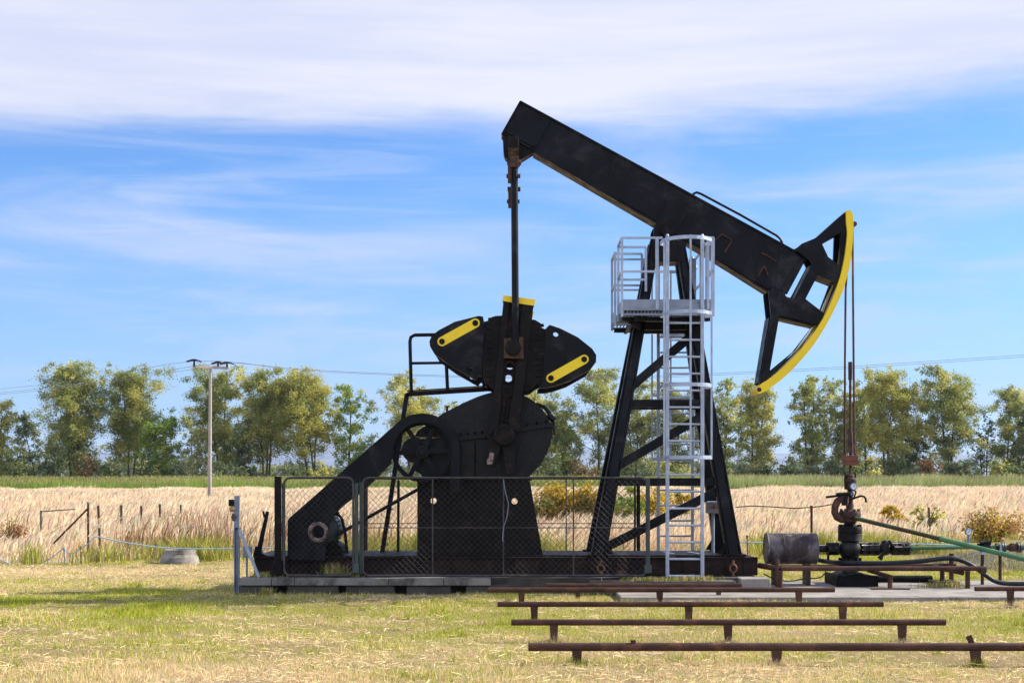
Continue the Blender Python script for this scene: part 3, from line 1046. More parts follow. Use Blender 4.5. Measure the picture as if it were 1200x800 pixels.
# ------------------------------------------------------------------ foundation and concrete
pl = MB()
Yf = 20.7
x0, x1 = W(279, 0, Yf).x, W(600, 0, Yf).x
xs = [279, 318, 345, 455, 520, 575]
for a, b in zip(xs[:-1], xs[1:]):
    pl.box(W(a, 0, Yf).x + 0.004, W(b, 0, Yf).x - 0.004, Yf, Yf + 0.28, 0.138, 0.244)
o_pl = pl.build('kerb_beam', 'concrete_worn', None, 0.010)
kind(o_pl, 'structure')
bk = MB()
for a, b in ((280, 320), (336, 396), (405, 462), (476, 528), (546, 598)):
    bk.box(W(a, 0, Yf).x, W(b, 0, Yf).x, Yf + 0.05, Yf + 0.30, -0.06, 0.135)
kind(bk.build('foundation_blocks', 'concrete_dark', None, 0.015), 'structure')
fb = MB()
fb.box(W(281, 0, Yf).x + .03, W(890, 0, 21).x, 21.02, 23.15, -0.06, 0.232)
kind(fb.build('foundation', 'concrete_dark', None, 0.01), 'structure')
st_ = MB()
st_.box(W(690, 0, 20.7).x, W(862, 0, 20.7).x, 20.62, 21.0, -0.06, 0.205)
kind(st_.build('ladder_footing', 'concrete_dark', None, 0.02), 'structure')
pad = MB()
pad.box(1.5, 11.8, 19.6, 20.6, -0.1, 0.065)
pad.box(3.66, 11.8, 20.604, 22.7, -0.1, 0.061)
kind(pad.build('concrete_pad', 'concrete', None, 0.012), 'structure')
blk = MB()
blk.box(W(866, 0, 20.9).x, W(901, 0, 20.9).x, 20.75, 21.2, 0.067, 0.235)
tag(blk.build('concrete_block', 'concrete', None, 0.02), 'rough grey concrete block beside the right end of the pump base', 'block')
md = MB()
mv, mf = [], []
m_c = W(1186, 640, 26.5)
for r_ in range(9):
    for k in range(28):
        q = 2 * math.pi * k / 28
        rr = r_ / 8
        mv.append((m_c.x + 0.9 + math.cos(q) * rr * 2.9, 27.2 + math.sin(q) * rr * 1.5, 0.40 * (1 - rr ** 1.6) * (1 + 0.25 * math.sin(3 * q + r_)) - 0.03))
for r_ in range(8):
    for k in range(28):
        mf.append((r_ * 28 + k, r_ * 28 + (k + 1) % 28, (r_ + 1) * 28 + (k + 1) % 28, (r_ + 1) * 28 + k))
md.add(mv, mf, True)
kind(md.build('earth_mound', 'earth'), 'structure')

n = 9000
a = RNG.random(n) * 2 * math.pi
rr = np.sqrt(RNG.random(n)) * 0.98
x, y = m_c.x + 0.9 + np.cos(a) * rr * 2.9, 27.2 + np.sin(a) * rr * 1.5
z = 0.40 * (1 - rr ** 1.6) - 0.03
kk = fbm(x * 1.2, y * 1.2, 3)
ok = RNG.random(n) < sstep(0.35, 0.6, kk)
col = np.where((RNG.random(n) < 0.5)[:, None], GREEN * 0.7, STRAW * 0.7)
kind(blades('mound_grass', x[ok], y[ok], z[ok], 0.06 + 0.12 * RNG.random(int(ok.sum())), 0.012 + 0 * x[ok], jitter(col[ok]), 0.8, (0.05, 0)), 'stuff')

# ------------------------------------------------------------------ the pump jack
pj = thing('pumpjack', 'big black beam pump with yellow-edged horse head and yellow-barred counterweights', 'oil pump', (0, 22, 0.25))

# skid: two long I-beams, cross members, end plates
YS0, YS1 = 21.25, 22.85
sk = MB()
xl, xr = W(297, 0, YS0).x, W(888, 0, YS0).x
for y in (YS0, YS1 - 0.12):
    sk.box(xl, xr, y, y + 0.12, 0.25, 0.268)
    sk.box(xl, xr, y, y + 0.12, 0.502, 0.52)
    sk.box(xl, xr, y + 0.05, y + 0.068, 0.268, 0.502)
    for px in (297.5, 337, 380, 425, 489, 528, 560, 600, 636, 690, 720, 800, 850, 872, 887):
        xx = W(px, 0, YS0).x
        sk.box(xx, xx + 0.014, y + 0.012, y + 0.05, 0.268, 0.502)
for px in (300, 400, 500, 580, 640, 705, 790, 858, 882):
    xx = W(px, 0, YS0).x
    sk.box(xx - 0.05, xx + 0.05, YS0 + 0.122, YS1 - 0.122, 0.3, 0.515)
skid = sk.build('skid', 'skid_rust', pj, 0.004)
dk = MB()
dk.box(xl + 0.01, W(489, 0, 21.3).x, YS0 + 0.02, YS1 - 0.02, 0.522, 0.536)
dk.build('deck_plate', 'black_rust', pj)
dk = MB()
dk.box(W(636, 0, 21.3).x, xr - 0.5, YS0 + 0.3, YS1 - 0.02, 0.522, 0.534)
dk.build('deck_plate', 'black_rust', pj)
# turnbuckles with rings at both A-frame feet
for px in (704, 859):
    c = W(px, 668, 21.2)
    b = MB()
    b.pipe([c + Vector((0.05 * math.cos(q), -0.02, 0.06 * math.sin(q) + 0.03)) for q in np.linspace(0, 2 * math.pi, 17)], 0.013, 8)
    b.tube(c + Vector((0, -0.02, -0.03)), c + Vector((0, -0.02, -0.24)), 0.02)
    b.tube(c + Vector((0, -0.02, 0.09)), c + Vector((0, -0.02, 0.15)), 0.018)
    b.box(c.x - 0.04, c.x + 0.04, 21.15, 21.235, c.z - 0.27, c.z - 0.2)
    b.build('anchor_bolt', 'rust_red', pj)

# gearbox stand: plates with round holes
YA, YB = 21.45, 22.5
sd = MB()
outl = [(489, 563), (621, 563), (636.5, 652), (489, 652)]
h1, h2 = (508, 586.5), (603, 587)
sd.prism(XZ(outl, YA), YA, YA + 0.02, [circ(*h1, 3.6, YA)[::-1], circ(*h2, 3.6, YA)[::-1]])
po = XZ(outl, YA)


def rear_hole(px, py):
    a, b_ = W(px, py, YA), W(px, py, YB)
    x_, z_ = (a.x + b_.x) / 2 if False else b_.x, b_.z
    return [(x_ + 0.085 * math.cos(2 * math.pi * i / 18), z_ + 0.085 * math.sin(2 * math.pi * i / 18)) for i in range(18)][::-1]


sd.prism(po, YB - 0.02, YB, [rear_hole(*h1), rear_hole(*h2)])
sd.box(po[0][0] - 0.02, po[1][0] + 0.03, YA - 0.03, YB + 0.03, po[0][1] + 0.002, po[0][1] + 0.035)
sd.box(po[3][0] - 0.02, po[2][0] + 0.04, YA - 0.06, YB + 0.06, 0.524, 0.545)
for px in (525.5, 556):
    xx = W(px, 0, YA).x
    sd.box(xx - 0.01, xx + 0.01, YA - 0.035, YA - 0.003, 0.548, po[0][1])
sd.beam((po[0][0] + 0.012, (YA + YB) / 2, 0.546), (po[0][0] + 0.012, (YA + YB) / 2, po[0][1]), 0.02, YB - YA - 0.05)
sd.beam((po[2][0] - 0.02, (YA + YB) / 2, 0.546), (po[1][0] - 0.02, (YA + YB) / 2, po[1][1]), 0.02, YB - YA - 0.05)
sd.build('gearbox_stand', 'black_rust', pj, 0.004)

def dens_(pts, n=4):
    """smooth the traced arc with a Catmull-Rom pass"""
    out = []
    m = len(pts)
    for i in range(m - 1):
        p0, p1, p2, p3 = pts[max(i - 1, 0)], pts[i], pts[i + 1], pts[min(i + 2, m - 1)]
        for k in range(n):
            t = k / n
            out.append(tuple(0.5 * (2 * p1[c] + (p2[c] - p0[c]) * t + (2 * p0[c] - 5 * p1[c] + 4 * p2[c] - p3[c]) * t * t + (3 * p1[c] - p0[c] - 3 * p2[c] + p3[c]) * t ** 3) for c in (0, 1)))
    out.append(pts[-1])
    return out



# gearbox case, split along a flange
YG0, YG1 = 21.5, 22.5
gb = MB()
low_ = [(486, 515), (517, 513), (539, 514.5), (569, 511.5), (609, 504.5)] + dens_([(646.5, 499), (647.2, 508), (644.8, 520), (639.5, 533), (631, 546), (620.5, 557)], 4) + [(620.5, 566), (498, 566), (494, 556), (487, 552), (484, 535)]
gb.prism(XZ(low_, YG0), YG0, YG1)
for px in (556, 530):
    xx = W(px, 0, YG0).x
    gb.box(xx, xx + 0.02, YG0 - 0.03, YG0 - 0.002, W(0, 561, YG0).z, W(0, 516, YG0).z)
gbx = gb.build('gearbox', 'grease', pj, 0.02)
cv = MB()
up_ = [(486, 511), (490, 504), (503, 495.5), (519.5, 484), (545, 471)] + dens_([(560, 464.5), (569, 461.5), (583, 458.6), (600, 459.2), (613, 463), (624, 469), (634, 478), (641, 488), (645.5, 497)], 4) + [ (609, 502.4), (569, 509.4), (539, 512.4), (517, 511)]
cv.prism(XZ(up_, YG0 + .02), YG0 + 0.02, YG1 - 0.02)
cvo = cv.build('gearbox_cover', 'grease', gbx, 0.025)
fl = MB()
fp = [(517, 510), (539, 511.3), (569, 508.3), (609, 501.3), (648, 494.5)]
for (a, b_) in zip(fp[:-1], fp[1:]):
    pa, pb = W(*a, YG0), W(*b_, YG0)
    for yy in (YG0 - 0.055, YG1):
        fl.beam((pa.x, yy + 0.027, pa.z - 0.03), (pb.x, yy + 0.027, pb.z - 0.03), 0.062, 0.052)
pa = W(648, 499, YG0)
fl.beam((pa.x, YG0 - 0.05, pa.z - 0.02), (pa.x, YG1 + 0.05, pa.z - 0.02), 0.06, 0.07, up=Vector((0, 0, 1)))
fl.tube(W(649, 494, 21.47), W(650, 510, 21.47), 0.02)
for q in np.linspace(0.05, 0.95, 14):
    i = min(3, int(q * 4))
    u = q * 4 - i
    c = W(fp[i][0] * (1 - u) + fp[i + 1][0] * u, fp[i][1] * (1 - u) + fp[i + 1][1] * u - 1, YG0 - 0.03)
    fl.tube(c + Vector((0, 0, -0.05)), c + Vector((0, 0, 0.035)), 0.016, n=6)
fl.build('flange', 'grease', gbx, 0.004)
lg = MB()
lg.tube(W(642, 486, 21.75), W(650, 493, 21.75), 0.05)
lg.pipe([W(628, 473, 21.8), W(638, 477, 21.8), W(644, 484, 21.8), W(642, 490, 21.8)], 0.03)
lg.build('lifting_lug', 'grease', gbx)
lg = MB()
lg.tube(W(524, 482, 21.9), W(524, 476, 21.9), 0.02)
lg.tube(W(524, 476.8, 21.9), W(524, 475.4, 21.9), 0.045)
lg.build('breather', 'grease', gbx)

# crank shaft
HUB = (590.5, 509)
cs = MB()
h0 = W(*HUB, 22)
cs.tube((h0.x, 21.16, h0.z), (h0.x, 22.84, h0.z), 0.13, n=24)
cs.build('crankshaft', 'grease', pj)


def crank_set(front):
    """crank with its two counterweights, on the near or the far side of the gearbox"""
    Yc = 21.17 if front else 22.68
    ref = 21.17
    y0, y1 = (21.15, 21.33) if front else (22.67, 22.85)
    fy = y0 - 0.05 if front else y1 + 0.05           # outward face of the proud rails

    def P(pts):
        return XZ(pts, ref)

    def C(px, py, r, n=16):
        return circ(px, py, r, ref, n)[::-1]
    cr = MB()
    web = [(591, 353), (624, 357), (617, 420), (612, 456), (606, 500), (604.5, 515), (603, 557), (594, 557), (592, 545), (587.8, 519), (583, 534), (578, 545), (569.5, 545), (571.5, 520), (573, 510), (579, 458), (583, 420)]
    slots = [C(597.5, 428.5, 4.6), C(595.8, 443, 4.6)] if front else [XZ([(602, 404), (594, 404), (590.5, 456), (598.5, 456)], ref)]
    cr.prism(P(web), y0, y1, slots)
    crank = cr.build('crank', 'black_rust', pj, 0.006)
    a, b_ = (fy, y0 + 0.002) if front else (y1 - 0.002, fy)
    rl = MB()
    rl.prism(P([(590.5, 353), (596.5, 353.8), (584.5, 498), (574, 509), (573, 505), (583, 420)]), a, b_)
    rl.prism(P([(612.5, 355.6), (625, 357), (613.5, 455), (607, 505), (601, 503), (596, 492), (602, 456)]), a, b_)
    rl.build('rail', 'black_rust', crank, 0.006)
    rg = MB()
    for (px, py) in ((597.5, 428.5), (595.8, 443), (594.5, 459)) if front else ((594.5, 463),):
        outer = circ(px, py, 6.6, ref, 20)
        rg.prism(outer, a + 0.015 if front else a, b_ if front else b_ - 0.015, [circ(px, py, 4.6, ref, 20)[::-1]])
    for dx_px in (-2.5, 2.5):
        p0, p1 = W(594 + dx_px * 0.6, 467, ref), W(590.5 + dx_px, 494, ref)
        ym = (a + b_) / 2
        rg.beam((p0.x, ym, p0.z), (p1.x, ym, p1.z), 0.02, abs(b_ - a) - 0.01)
    rg.build('hole_rim', 'black_rust', crank, 0.003)
    hb = MB()
    hz_ = W(*HUB, ref)
    ax = Vector((0, -1 if front else 1, 0))
    o = Vector((hz_.x, y0 if front else y1, hz_.z))
    hb.lathe([(0.172, -0.02), (0.172, 0.035), (0.155, 0.05), (0.11, 0.052), (0.105, 0.042), (0.0, 0.042)], o, ax, 28)
    hb.build('hub', 'black_rust', crank)
    sc_ = MB()                                       # bared metal on the fork's left prong
    s0, s1 = (y0 - 0.004, y0 - 0.0005) if front else (y1 + 0.0005, y1 + 0.004)
    sc_.prism(P([(574, 529), (579, 531), (578.2, 537), (576.8, 543.5), (571, 544), (570.6, 539), (573, 536)]), s0, s1)
    sc_.build('bare_patch', 'pale_rust', crank)
    cap = MB()
    c0, c1 = (a - 0.012, y1 + 0.012) if front else (y0 - 0.012, b_ + 0.012)
    cap.prism(P([(590.3, 347), (627, 352), (625.8, 358.6), (589, 353.4)]), c0, c1)
    cap.build('end_cap', 'yellow', crank, 0.004)
    # wrist pin block
    wp = MB()
    q0, q1 = (a - 0.09, a + 0.01) if front else (b_ - 0.01, b_ + 0.09)
    wp.prism(P([(590.5, 397.5), (612.5, 396.5), (613, 420.5), (591, 420)]), q0, q1)
    wp.build('wrist_pin_block', 'rust_scrape', crank, 0.008)
    wd = MB()
    wc = W(601, 408.5, ref)
    wd.lathe([(0.12, 0.0), (0.12, 0.03), (0.10, 0.05), (0.05, 0.055), (0.0, 0.055)], (wc.x, q0 if front else q1, wc.z), ax, 24)
    wd.build('wrist_pin', 'black_rust', crank)
    # counterweights
    yw0, yw1 = (21.16, 21.38) if front else (22.62, 22.84)
    left = [(566, 371), (561, 370.2), (557, 371), (533, 377), (514, 387), (506, 393), (503.2, 400), (504, 406), (509, 414.5), (530, 429.5), (552, 442), (557.5, 444.6), (560, 440.5), (564.5, 440.5), (567.3, 377)]
    right = [(644, 380.8), (656, 384.5), (677, 395), (694, 408.5), (698.5, 416), (698.5, 424), (692, 432.5), (668, 446), (651, 451.8), (640, 453.8), (631.5, 454), (632, 449.5), (636, 446), (639.5, 385)]
    for side, outl_, teeth, bar, eye in (
            ('left', left, [(566.5, 377), (573, 375.5), (573, 372.8), (580, 370), (590, 369.6), (582, 432), (579, 455), (574, 452), (570, 449), (565.5, 441)], ((557, 378.6), (518, 400.2)), (550, 433)),
            ('right', right, [(618, 374), (627, 374.5), (634, 379), (634.5, 384), (639.5, 386), (636.5, 446), (629, 449), (622, 455), (612, 457), (609, 455)], ((684.5, 421), (645.5, 443)), (651.5, 391))):
        mb = MB()
        mb.prism(P(outl_), yw0, yw1, [C(*eye, 3.4, 14)])
        cw = mb.build('counterweight', 'black', pj, 0.012)
        tb_ = MB()
        tb_.prism(P(teeth), yw0 + 0.03, yw1 - 0.02)
        sg = 1 if side == 'left' else -1
        for j in range(9):                                    # cast ribs on the clamp face
            py = 384 + j * 7
            pa_ = W(569.5 if side == 'left' else 627, py, ref)
            pb_ = W(576.5 if side == 'left' else 634, py + (1.0 * sg), ref)
            yy = yw0 + 0.02 if front else yw1 - 0.01
            tb_.beam((pa_.x, yy, pa_.z), (pb_.x, yy, pb_.z), 0.032, 0.03)
        for (px, py) in (((579, 374), (575, 450)) if side == 'left' else ((632, 381), (617, 452))):
            pc = W(px, py, ref)
            tb_.tube((pc.x - 0.09, yw0 + 0.1, pc.z + 0.012 * sg), (pc.x + 0.07, yw0 + 0.1, pc.z - 0.01 * sg), 0.025, n=8)
        tb_.build('clamp', 'black_rust', cw, 0.004)
        (ax_, ay_), (bx_, by_) = bar
        L_ = math.hypot(bx_ - ax_, by_ - ay_)
        ux, uy = (bx_ - ax_) / L_, (by_ - ay_) / L_
        an = math.atan2(uy, ux)
        pts = []
        for i in range(13):
            q = an + math.pi / 2 + math.pi * i / 12
            pts.append((ax_ + 5.4 * math.cos(q), ay_ + 5.4 * math.sin(q)))
        for i in range(13):
            q = an - math.pi / 2 + math.pi * i / 12
            pts.append((bx_ + 5.4 * math.cos(q), by_ + 5.4 * math.sin(q)))
        bm_ = MB()
        b0, b1 = (yw0 - 0.012, yw0 - 0.001) if front else (yw1 + 0.001, yw1 + 0.012)
        bm_.prism(P(pts), b0, b1)
        bm_.build('marker_bar', 'yellow', cw)
        for (px, py) in bar:
            bo = MB()
            pc = W(px, py, ref)
            bo.lathe([(0.043, 0.0), (0.043, 0.014), (0.03, 0.02), (0.0, 0.02)], (pc.x, b0 if front else b1, pc.z), ax, 14)
            bo.build('bolt', 'black', cw)


crank_set(True)
crank_set(False)

# pitman arms and the equaliser above them
for front in (True, False):
    Yp = 21.02 if front else 22.98
    pb = MB()
    t0, t1 = W(602.8, 196, 21.02), W(604.2, 400, 21.02)
    pb.tube((t0.x, Yp, t0.z), (t1.x, Yp, t1.z), 0.052, n=18)
    pa_ = pb.build('pitman_arm', 'black', pj)
    e_ = MB()
    c = W(603, 189, 21.02)
    e_.box(c.x - 0.06, c.x + 0.06, Yp - 0.07, Yp + 0.07, c.z - 0.10, c.z + 0.06)
    e_.tube((c.x - 0.11, Yp, c.z - 0.02), (c.x + 0.10, Yp, c.z - 0.02), 0.04, n=12)
    e_.tube((c.x - 0.12, Yp, c.z - 0.22), (c.x + 0.085, Yp, c.z - 0.22), 0.032, n=12)
    e_.box(c.x - 0.10, c.x - 0.045, Yp - 0.06, Yp + 0.06, c.z - 0.32, c.z - 0.02)
    e_.build('pitman_joint', 'rust_scrape', pa_, 0.008)
eq = MB()
c = W(601.5, 186, 21.8)
eq.box(c.x - 0.07, c.x + 0.075, 20.93, 23.07, c.z - 0.02, c.z + 0.13)
eq.tube((c.x, 20.9, c.z + 0.02), (c.x, 23.1, c.z + 0.02), 0.055, n=14)
eq.build('equalizer', 'black_rust', pj, 0.01)

# walking beam
YB0, YB1 = 21.8, 22.2
wb = MB()
body = [(610.5, 120), (930, 294.5), (945, 304), (922.5, 344), (902, 336.5), (625.5, 176), (592.5, 152.5), (589, 156)]
body = [(610, 119.5), (646, 139.5), (811, 229.5), (930, 294), (944.5, 304), (922.5, 344), (901.5, 336), (771, 259.5), (625.5, 175.5), (589.5, 155.5)]
wb.prism(XZ(body, YB0), YB0 + 0.03, YB1 - 0.03)
beam_o = wb.build('walking_beam', 'black', pj, 0.008)
fg = MB()


def strip(a, b_, th, y0, y1, mb, Yr=YB0):
    p, q = W(*a, Yr), W(*b_, Yr)
    mb.beam((p.x, (y0 + y1) / 2, p.z), (q.x, (y0 + y1) / 2, q.z), th, y1 - y0)


strip((609.5, 118.6), (931, 293.6), 0.028, YB0, YB1, fg)
strip((625.5, 177.3), (901.5, 338), 0.030, YB0, YB1, fg)
strip((588.2, 157), (609.8, 118.6), 0.024, YB0, YB1, fg)
strip((592, 153), (626, 172), 0.02, YB0, YB0 + 0.03, fg)
strip((838, 301), (901, 340.5), 0.05, YB0 + 0.03, YB1 - 0.03, fg)
for a, b_ in (((645.5, 140.5), (626, 176)), ((788, 218.5), (771, 257)), ((814, 233), (797, 268)), ((938, 300.5), (917, 340))):
    strip(a, b_, 0.018, YB0 + 0.008, YB0 + 0.03, fg)
    strip(a, b_, 0.018, YB1 - 0.03, YB1 - 0.008, fg)
fg.build('flange', 'black', beam_o, 0.003)
kt = MB()                       # tail bearing bracket
tail = [(589.5, 157), (590, 178), (592, 183), (596, 186.5), (610, 186.5), (617, 182), (626, 176.5)]
kt.prism(XZ(tail, YB0), YB0 + 0.06, YB1 - 0.06)
c = W(602.5, 172.5, YB0)
kt.lathe([(0.10, 0), (0.10, 0.06), (0.075, 0.075), (0.0, 0.075)], (c.x, YB0 + 0.06, c.z), (0, -1, 0), 20)
kt.box(c.x - 0.09, c.x + 0.09, YB0 + 0.08, YB1 - 0.08, c.z - 0.24, c.z - 0.04)
kt.build('tail_bearing', 'black_rust', beam_o, 0.008)
hr = MB()                       # grab rail on the beam's back
hr.pipe([W(*p, 21.9) for p in ((811.5, 231), (813, 227), (816.5, 225.4), (822, 227.5), (868, 252), (910, 276), (914, 279.5), (916.5, 284), (915.5, 288))], 0.019, 8)
hr.build('grab_rail', 'black', beam_o)
sp = MB()                       # small stiffeners and the old ladder irons on the web
for a, b_ in (((893, 296), (910, 306)), ((888, 324), (896, 311)), ((896, 311), (900, 322)), ((834, 286), (846, 274)), ((846, 274), (858, 281)), ((858, 281), (850, 295))):
    strip(a, b_, 0.02, YB0 + 0.005, YB0 + 0.028, sp)
sp.build('web_stiffener', 'rust', beam_o)

# saddle bearing
sb = MB()
c = W(778.7, 271, 21.8)
for yy in (21.72, 22.2):
    pts = [(c.x + 0.172 * math.cos(math.pi * i / 16), c.z + 0.172 * math.sin(math.pi * i / 16)) for i in range(17)] + [(c.x - 0.172, c.z - 0.46), (c.x + 0.19, c.z - 0.46)]
    sb.prism(pts, yy, yy + 0.075)
sb.tube((c.x, 21.66, c.z), (c.x, 22.34, c.z), 0.075, n=18)
sb.build('saddle_bearing', 'black_rust', pj, 0.006)

# samson post: four tapering legs, cross bars, diagonals
samson = MB()


def legY(py):
    return 21.35 + (21.85 - 21.35) * (650 - py) / (650 - 285)


LEG = {'l': ((701, 651), (766.5, 287)), 'r': ((860, 651), (797, 287))}


def legx(which, py):
    (a, b_), (c_, d) = LEG[which]
    return a + (c_ - a) * (b_ - py) / (b_ - d)


sps = MB()
sps.box(W(764, 0, 21.8).x, W(802, 0, 21.8).x, 21.76, 22.24, W(0, 307, 21.8).z, W(0, 283, 21.8).z)
samson_o = sps.build('samson_post', 'black', pj, 0.008)
for w_ in ('l', 'r'):
    for rear in (False, True):
        m_ = lambda y: 44.0 - y if rear else y
        a = W(legx(w_, 651), 651, 21.35)
        b_ = W(legx(w_, 284), 284, 21.85)
        lb = MB()
        A, B = Vector((a.x, m_(a.y), a.z)), Vector((b_.x, m_(b_.y), b_.z))
        t = (B - A).normalized()
        s = t.cross(Vector((0, 1, 0))).normalized()
        wa, wb_ = 0.205, 0.125
        lb.beam(A, B, wa - 0.03, 0.02, wb_ - 0.03, 0.02)                       # web
        for sg in (1, -1):
            lb.beam(A + s * sg * wa / 2, B + s * sg * wb_ / 2, 0.022, 0.15, 0.022, 0.11)   # flanges
        if True:
            lb.beam(A + Vector((0, -0.055 if not rear else 0.055, 0)), B + Vector((0, -0.04 if not rear else 0.04, 0)), wa - 0.06, 0.01, wb_ - 0.05, 0.01)
        lb.build('leg', 'black', samson_o, 0.004)
        ft = MB()
        ft.box(A.x - 0.17, A.x + 0.17, A.y - 0.1, A.y + 0.1, 0.537, 0.558)
        sgn = 1 if w_ == 'l' else -1
        ft.prism([(A.x + sgn * 0.09, 0.56), (A.x + sgn * 0.24, 0.56), (A.x + sgn * 0.10, 0.80)], A.y - 0.01, A.y + 0.01)
        ft.build('foot_plate', 'black_rust', samson_o, 0.004)
for rear in (False, True):
    m_ = lambda y: 44.0 - y if rear else y
    for py, th in ((382, 0.12), (472.5, 0.115), (564.5, 0.115)):
        a, b_ = W(legx('l', py), py, legY(py)), W(legx('r', py), py, legY(py))
        c_ = MB()
        c_.beam((a.x + 0.03, m_(a.y), a.z), (b_.x - 0.03, m_(b_.y), b_.z), th, 0.07)
        c_.build('cross_bar', 'black', samson_o, 0.004)
for (pa, pb2) in (((741, 452), (806, 397)), ((722, 547), (822, 488)), ((712, 640), (845, 573))):
    a, b_ = W(*pa, legY(pa[1]) + 0.03), W(*pb2, legY(pb2[1]) + 0.03)
    c_ = MB()
    c_.beam(a, b_, 0.135, 0.05)
    c_.build('brace', 'black', samson_o, 0.004)
for w_ in ('l', 'r'):
    for py in (382, 472.5, 564.5):
        a = W(legx(w_, py), py, legY(py))
        c_ = MB()
        c_.beam((a.x, a.y + 0.05, a.z), (a.x, 44 - a.y - 0.05, a.z), 0.08, 0.08, up=Vector((0, 0, 1)))
        c_.build('cross_bar', 'black', samson_o, 0.004)

# horse head
YH0, YH1 = 21.76, 22.24
hh = MB()
plate = [(930.5, 293.2), (939, 286), (956, 279), (987.5, 251), (990.5, 249), (991.5, 276), (987.8, 304), (980.5, 332), (963, 373), (938, 407.5), (909.5, 435.6), (893, 449.5), (889.5, 449), (903, 371), (900, 342), (904.5, 337.5), (919, 345.5), (921.5, 348.5), (929.8, 350.2), (951, 309.5), (948.5, 304.5), (940, 299)]
ho1 = [(962.5, 285.5), (984.3, 273.2), (983, 311), (970, 301.5)]
ho2 = [(957.6, 323.2), (978, 331), (964.5, 366.8), (943.5, 350.5)]
ho3 = [(913, 370), (928, 373.2), (956.5, 381.5), (934.5, 410), (903.5, 435.5), (901.8, 433.5)]
for (y0, y1) in ((YH0, YH0 + 0.05), (YH1 - 0.05, YH1)):
    hh.prism(XZ(plate, 21.8), y0, y1, [XZ(h_, 21.8)[::-1] for h_ in (ho1, ho2, ho3)])
head = hh.build('horse_head', 'black', pj, 0.005)
inn = MB()
for a, b_ in (((931, 293), (956, 280.5)), ((957, 279.5), (989, 251)), ((902.5, 372), (890, 448)), ((956.5, 324.5), (944, 347)), ((914, 371.5), (955, 381)), ((959, 322), (979, 330))):
    strip(a, b_, 0.03, YH0 + 0.052, YH1 - 0.052, inn, 21.8)
strip((953, 309), (932.5, 350), 0.03, YH0 + 0.052, YH1 - 0.052, inn, 21.8)
strip((962, 300), (984, 314), 0.05, YH0 + 0.052, YH1 - 0.052, inn, 21.8)
inn.build('web', 'black', head, 0.003)
rm = MB()
outer_ = [(991, 247.8), (996.4, 247.4), (999.2, 255), (999.4, 276), (995.5, 310.6), (986.5, 342), (970.5, 376), (950.5, 407.5), (925.5, 435.6), (904.5, 453), (891.5, 460.6), (887, 459.5), (886, 456)]
inner_ = [(890, 451), (909.5, 437.0), (938.5, 408.5), (964, 373.5), (981.5, 332.5), (988.8, 304), (992.3, 276), (991.3, 262)]


rm.prism(XZ(dens_(outer_) + dens_(inner_), 21.75), 21.72, 22.28)
rm.build('arc_rim', 'yellow', head, 0.006)
pn = MB()
c = W(1000.5, 263, 21.85)
pn.tube((c.x, 21.8, c.z), (c.x, 22.2, c.z), 0.04, n=12)
pn.box(c.x - 0.07, c.x, 21.84, 22.16, c.z - 0.04, c.z + 0.03)
pn.build('cable_pin', 'rust', head)
pn = MB()
c = W(888, 457, 21.85)
pn.tube((c.x, 21.715, c.z), (c.x, 22.285, c.z), 0.035, n=12)
pn.build('cable_pin', 'rust', head)

# bridle cables, carrier bar, polished rod
br = MB()
for pts, yy in (([(999.5, 263), (999.2, 285), (999.6, 340), (1001.3, 531)], 21.9), ([(992.5, 318), (991, 340), (990.2, 420), (990, 531)], 22.1)):
    br.pipe([W(a, b_, yy) for a, b_ in pts], 0.017, 8)
bridle = br.build('bridle_cable', 'rust', pj)
cb = MB()
c = W(996, 538, 22)
cb.box(c.x - 0.105, c.x + 0.105, 21.9, 22.1, c.z - 0.03, c.z + 0.06)
cb.tube((c.x - 0.085, 22, c.z - 0.09), (c.x - 0.085, 22, c.z + 0.1), 0.032, 0.026)
cb.tube((c.x + 0.085, 22, c.z - 0.09), (c.x + 0.085, 22, c.z + 0.13), 0.034, 0.024)
cb.prism([(c.x - 0.12, c.z - 0.09), (c.x + 0.12, c.z - 0.09), (c.x + 0.105, c.z - 0.03), (c.x - 0.105, c.z - 0.03)], 21.91, 22.09)
cb.build('carrier_bar', 'rust_red', bridle, 0.006)
rc = MB()
rc.tube(W(996.5, 530, 22), W(996.5, 519, 22), 0.055, 0.045)
rc.tube(W(996.5, 519, 22), W(996.5, 505, 22), 0.04, 0.03)
rc.build('rod_clamp', 'rust_scrape', bridle)
pr = MB()
pr.tube(W(996.4, 560, 22), W(996.4, 426, 22), 0.020, n=10)
pr.tube(W(996.4, 445, 22), W(996.4, 424, 22), 0.032, n=10)
pr.build('polished_rod', 'rust', bridle)

# flywheel
fw = MB()
FC = (494.8, 529)
c = W(*FC, 21.27)
k_ = 21.27 / FPX
fw.lathe([(35.5 * k_, -0.05), (35.5 * k_, 0.05), (31 * k_, 0.05), (31 * k_, -0.05), (35.5 * k_, -0.05)], (c.x, 21.27, c.z), (0, 1, 0), 56)
fw.lathe([(0.0, -0.10), (0.055, -0.10), (0.06, -0.085), (0.105, -0.08), (0.105, 0.09), (0.0, 0.09)], (c.x, 21.27, c.z), (0, 1, 0), 24)
for i in range(6):
    q = math.radians(3 + 60 * i)
    d_ = Vector((math.cos(q), 0, math.sin(q)))
    fw.beam(Vector((c.x, 21.27, c.z)) + d_ * 0.09, Vector((c.x, 21.27, c.z)) + d_ * 31.3 * k_, 0.085, 0.05, 0.066, 0.045)
fw.build('flywheel', 'black', pj, 0.004)
bd = MB()       # brake drum on the gearbox input shaft
bd.lathe([(0.0, 0.0), (0.19, 0.0), (0.19, 0.22), (0.0, 0.22)], (W(486, 527, 21.5).x, 21.42, W(488, 527, 21.5).z), (0, 1, 0), 32)
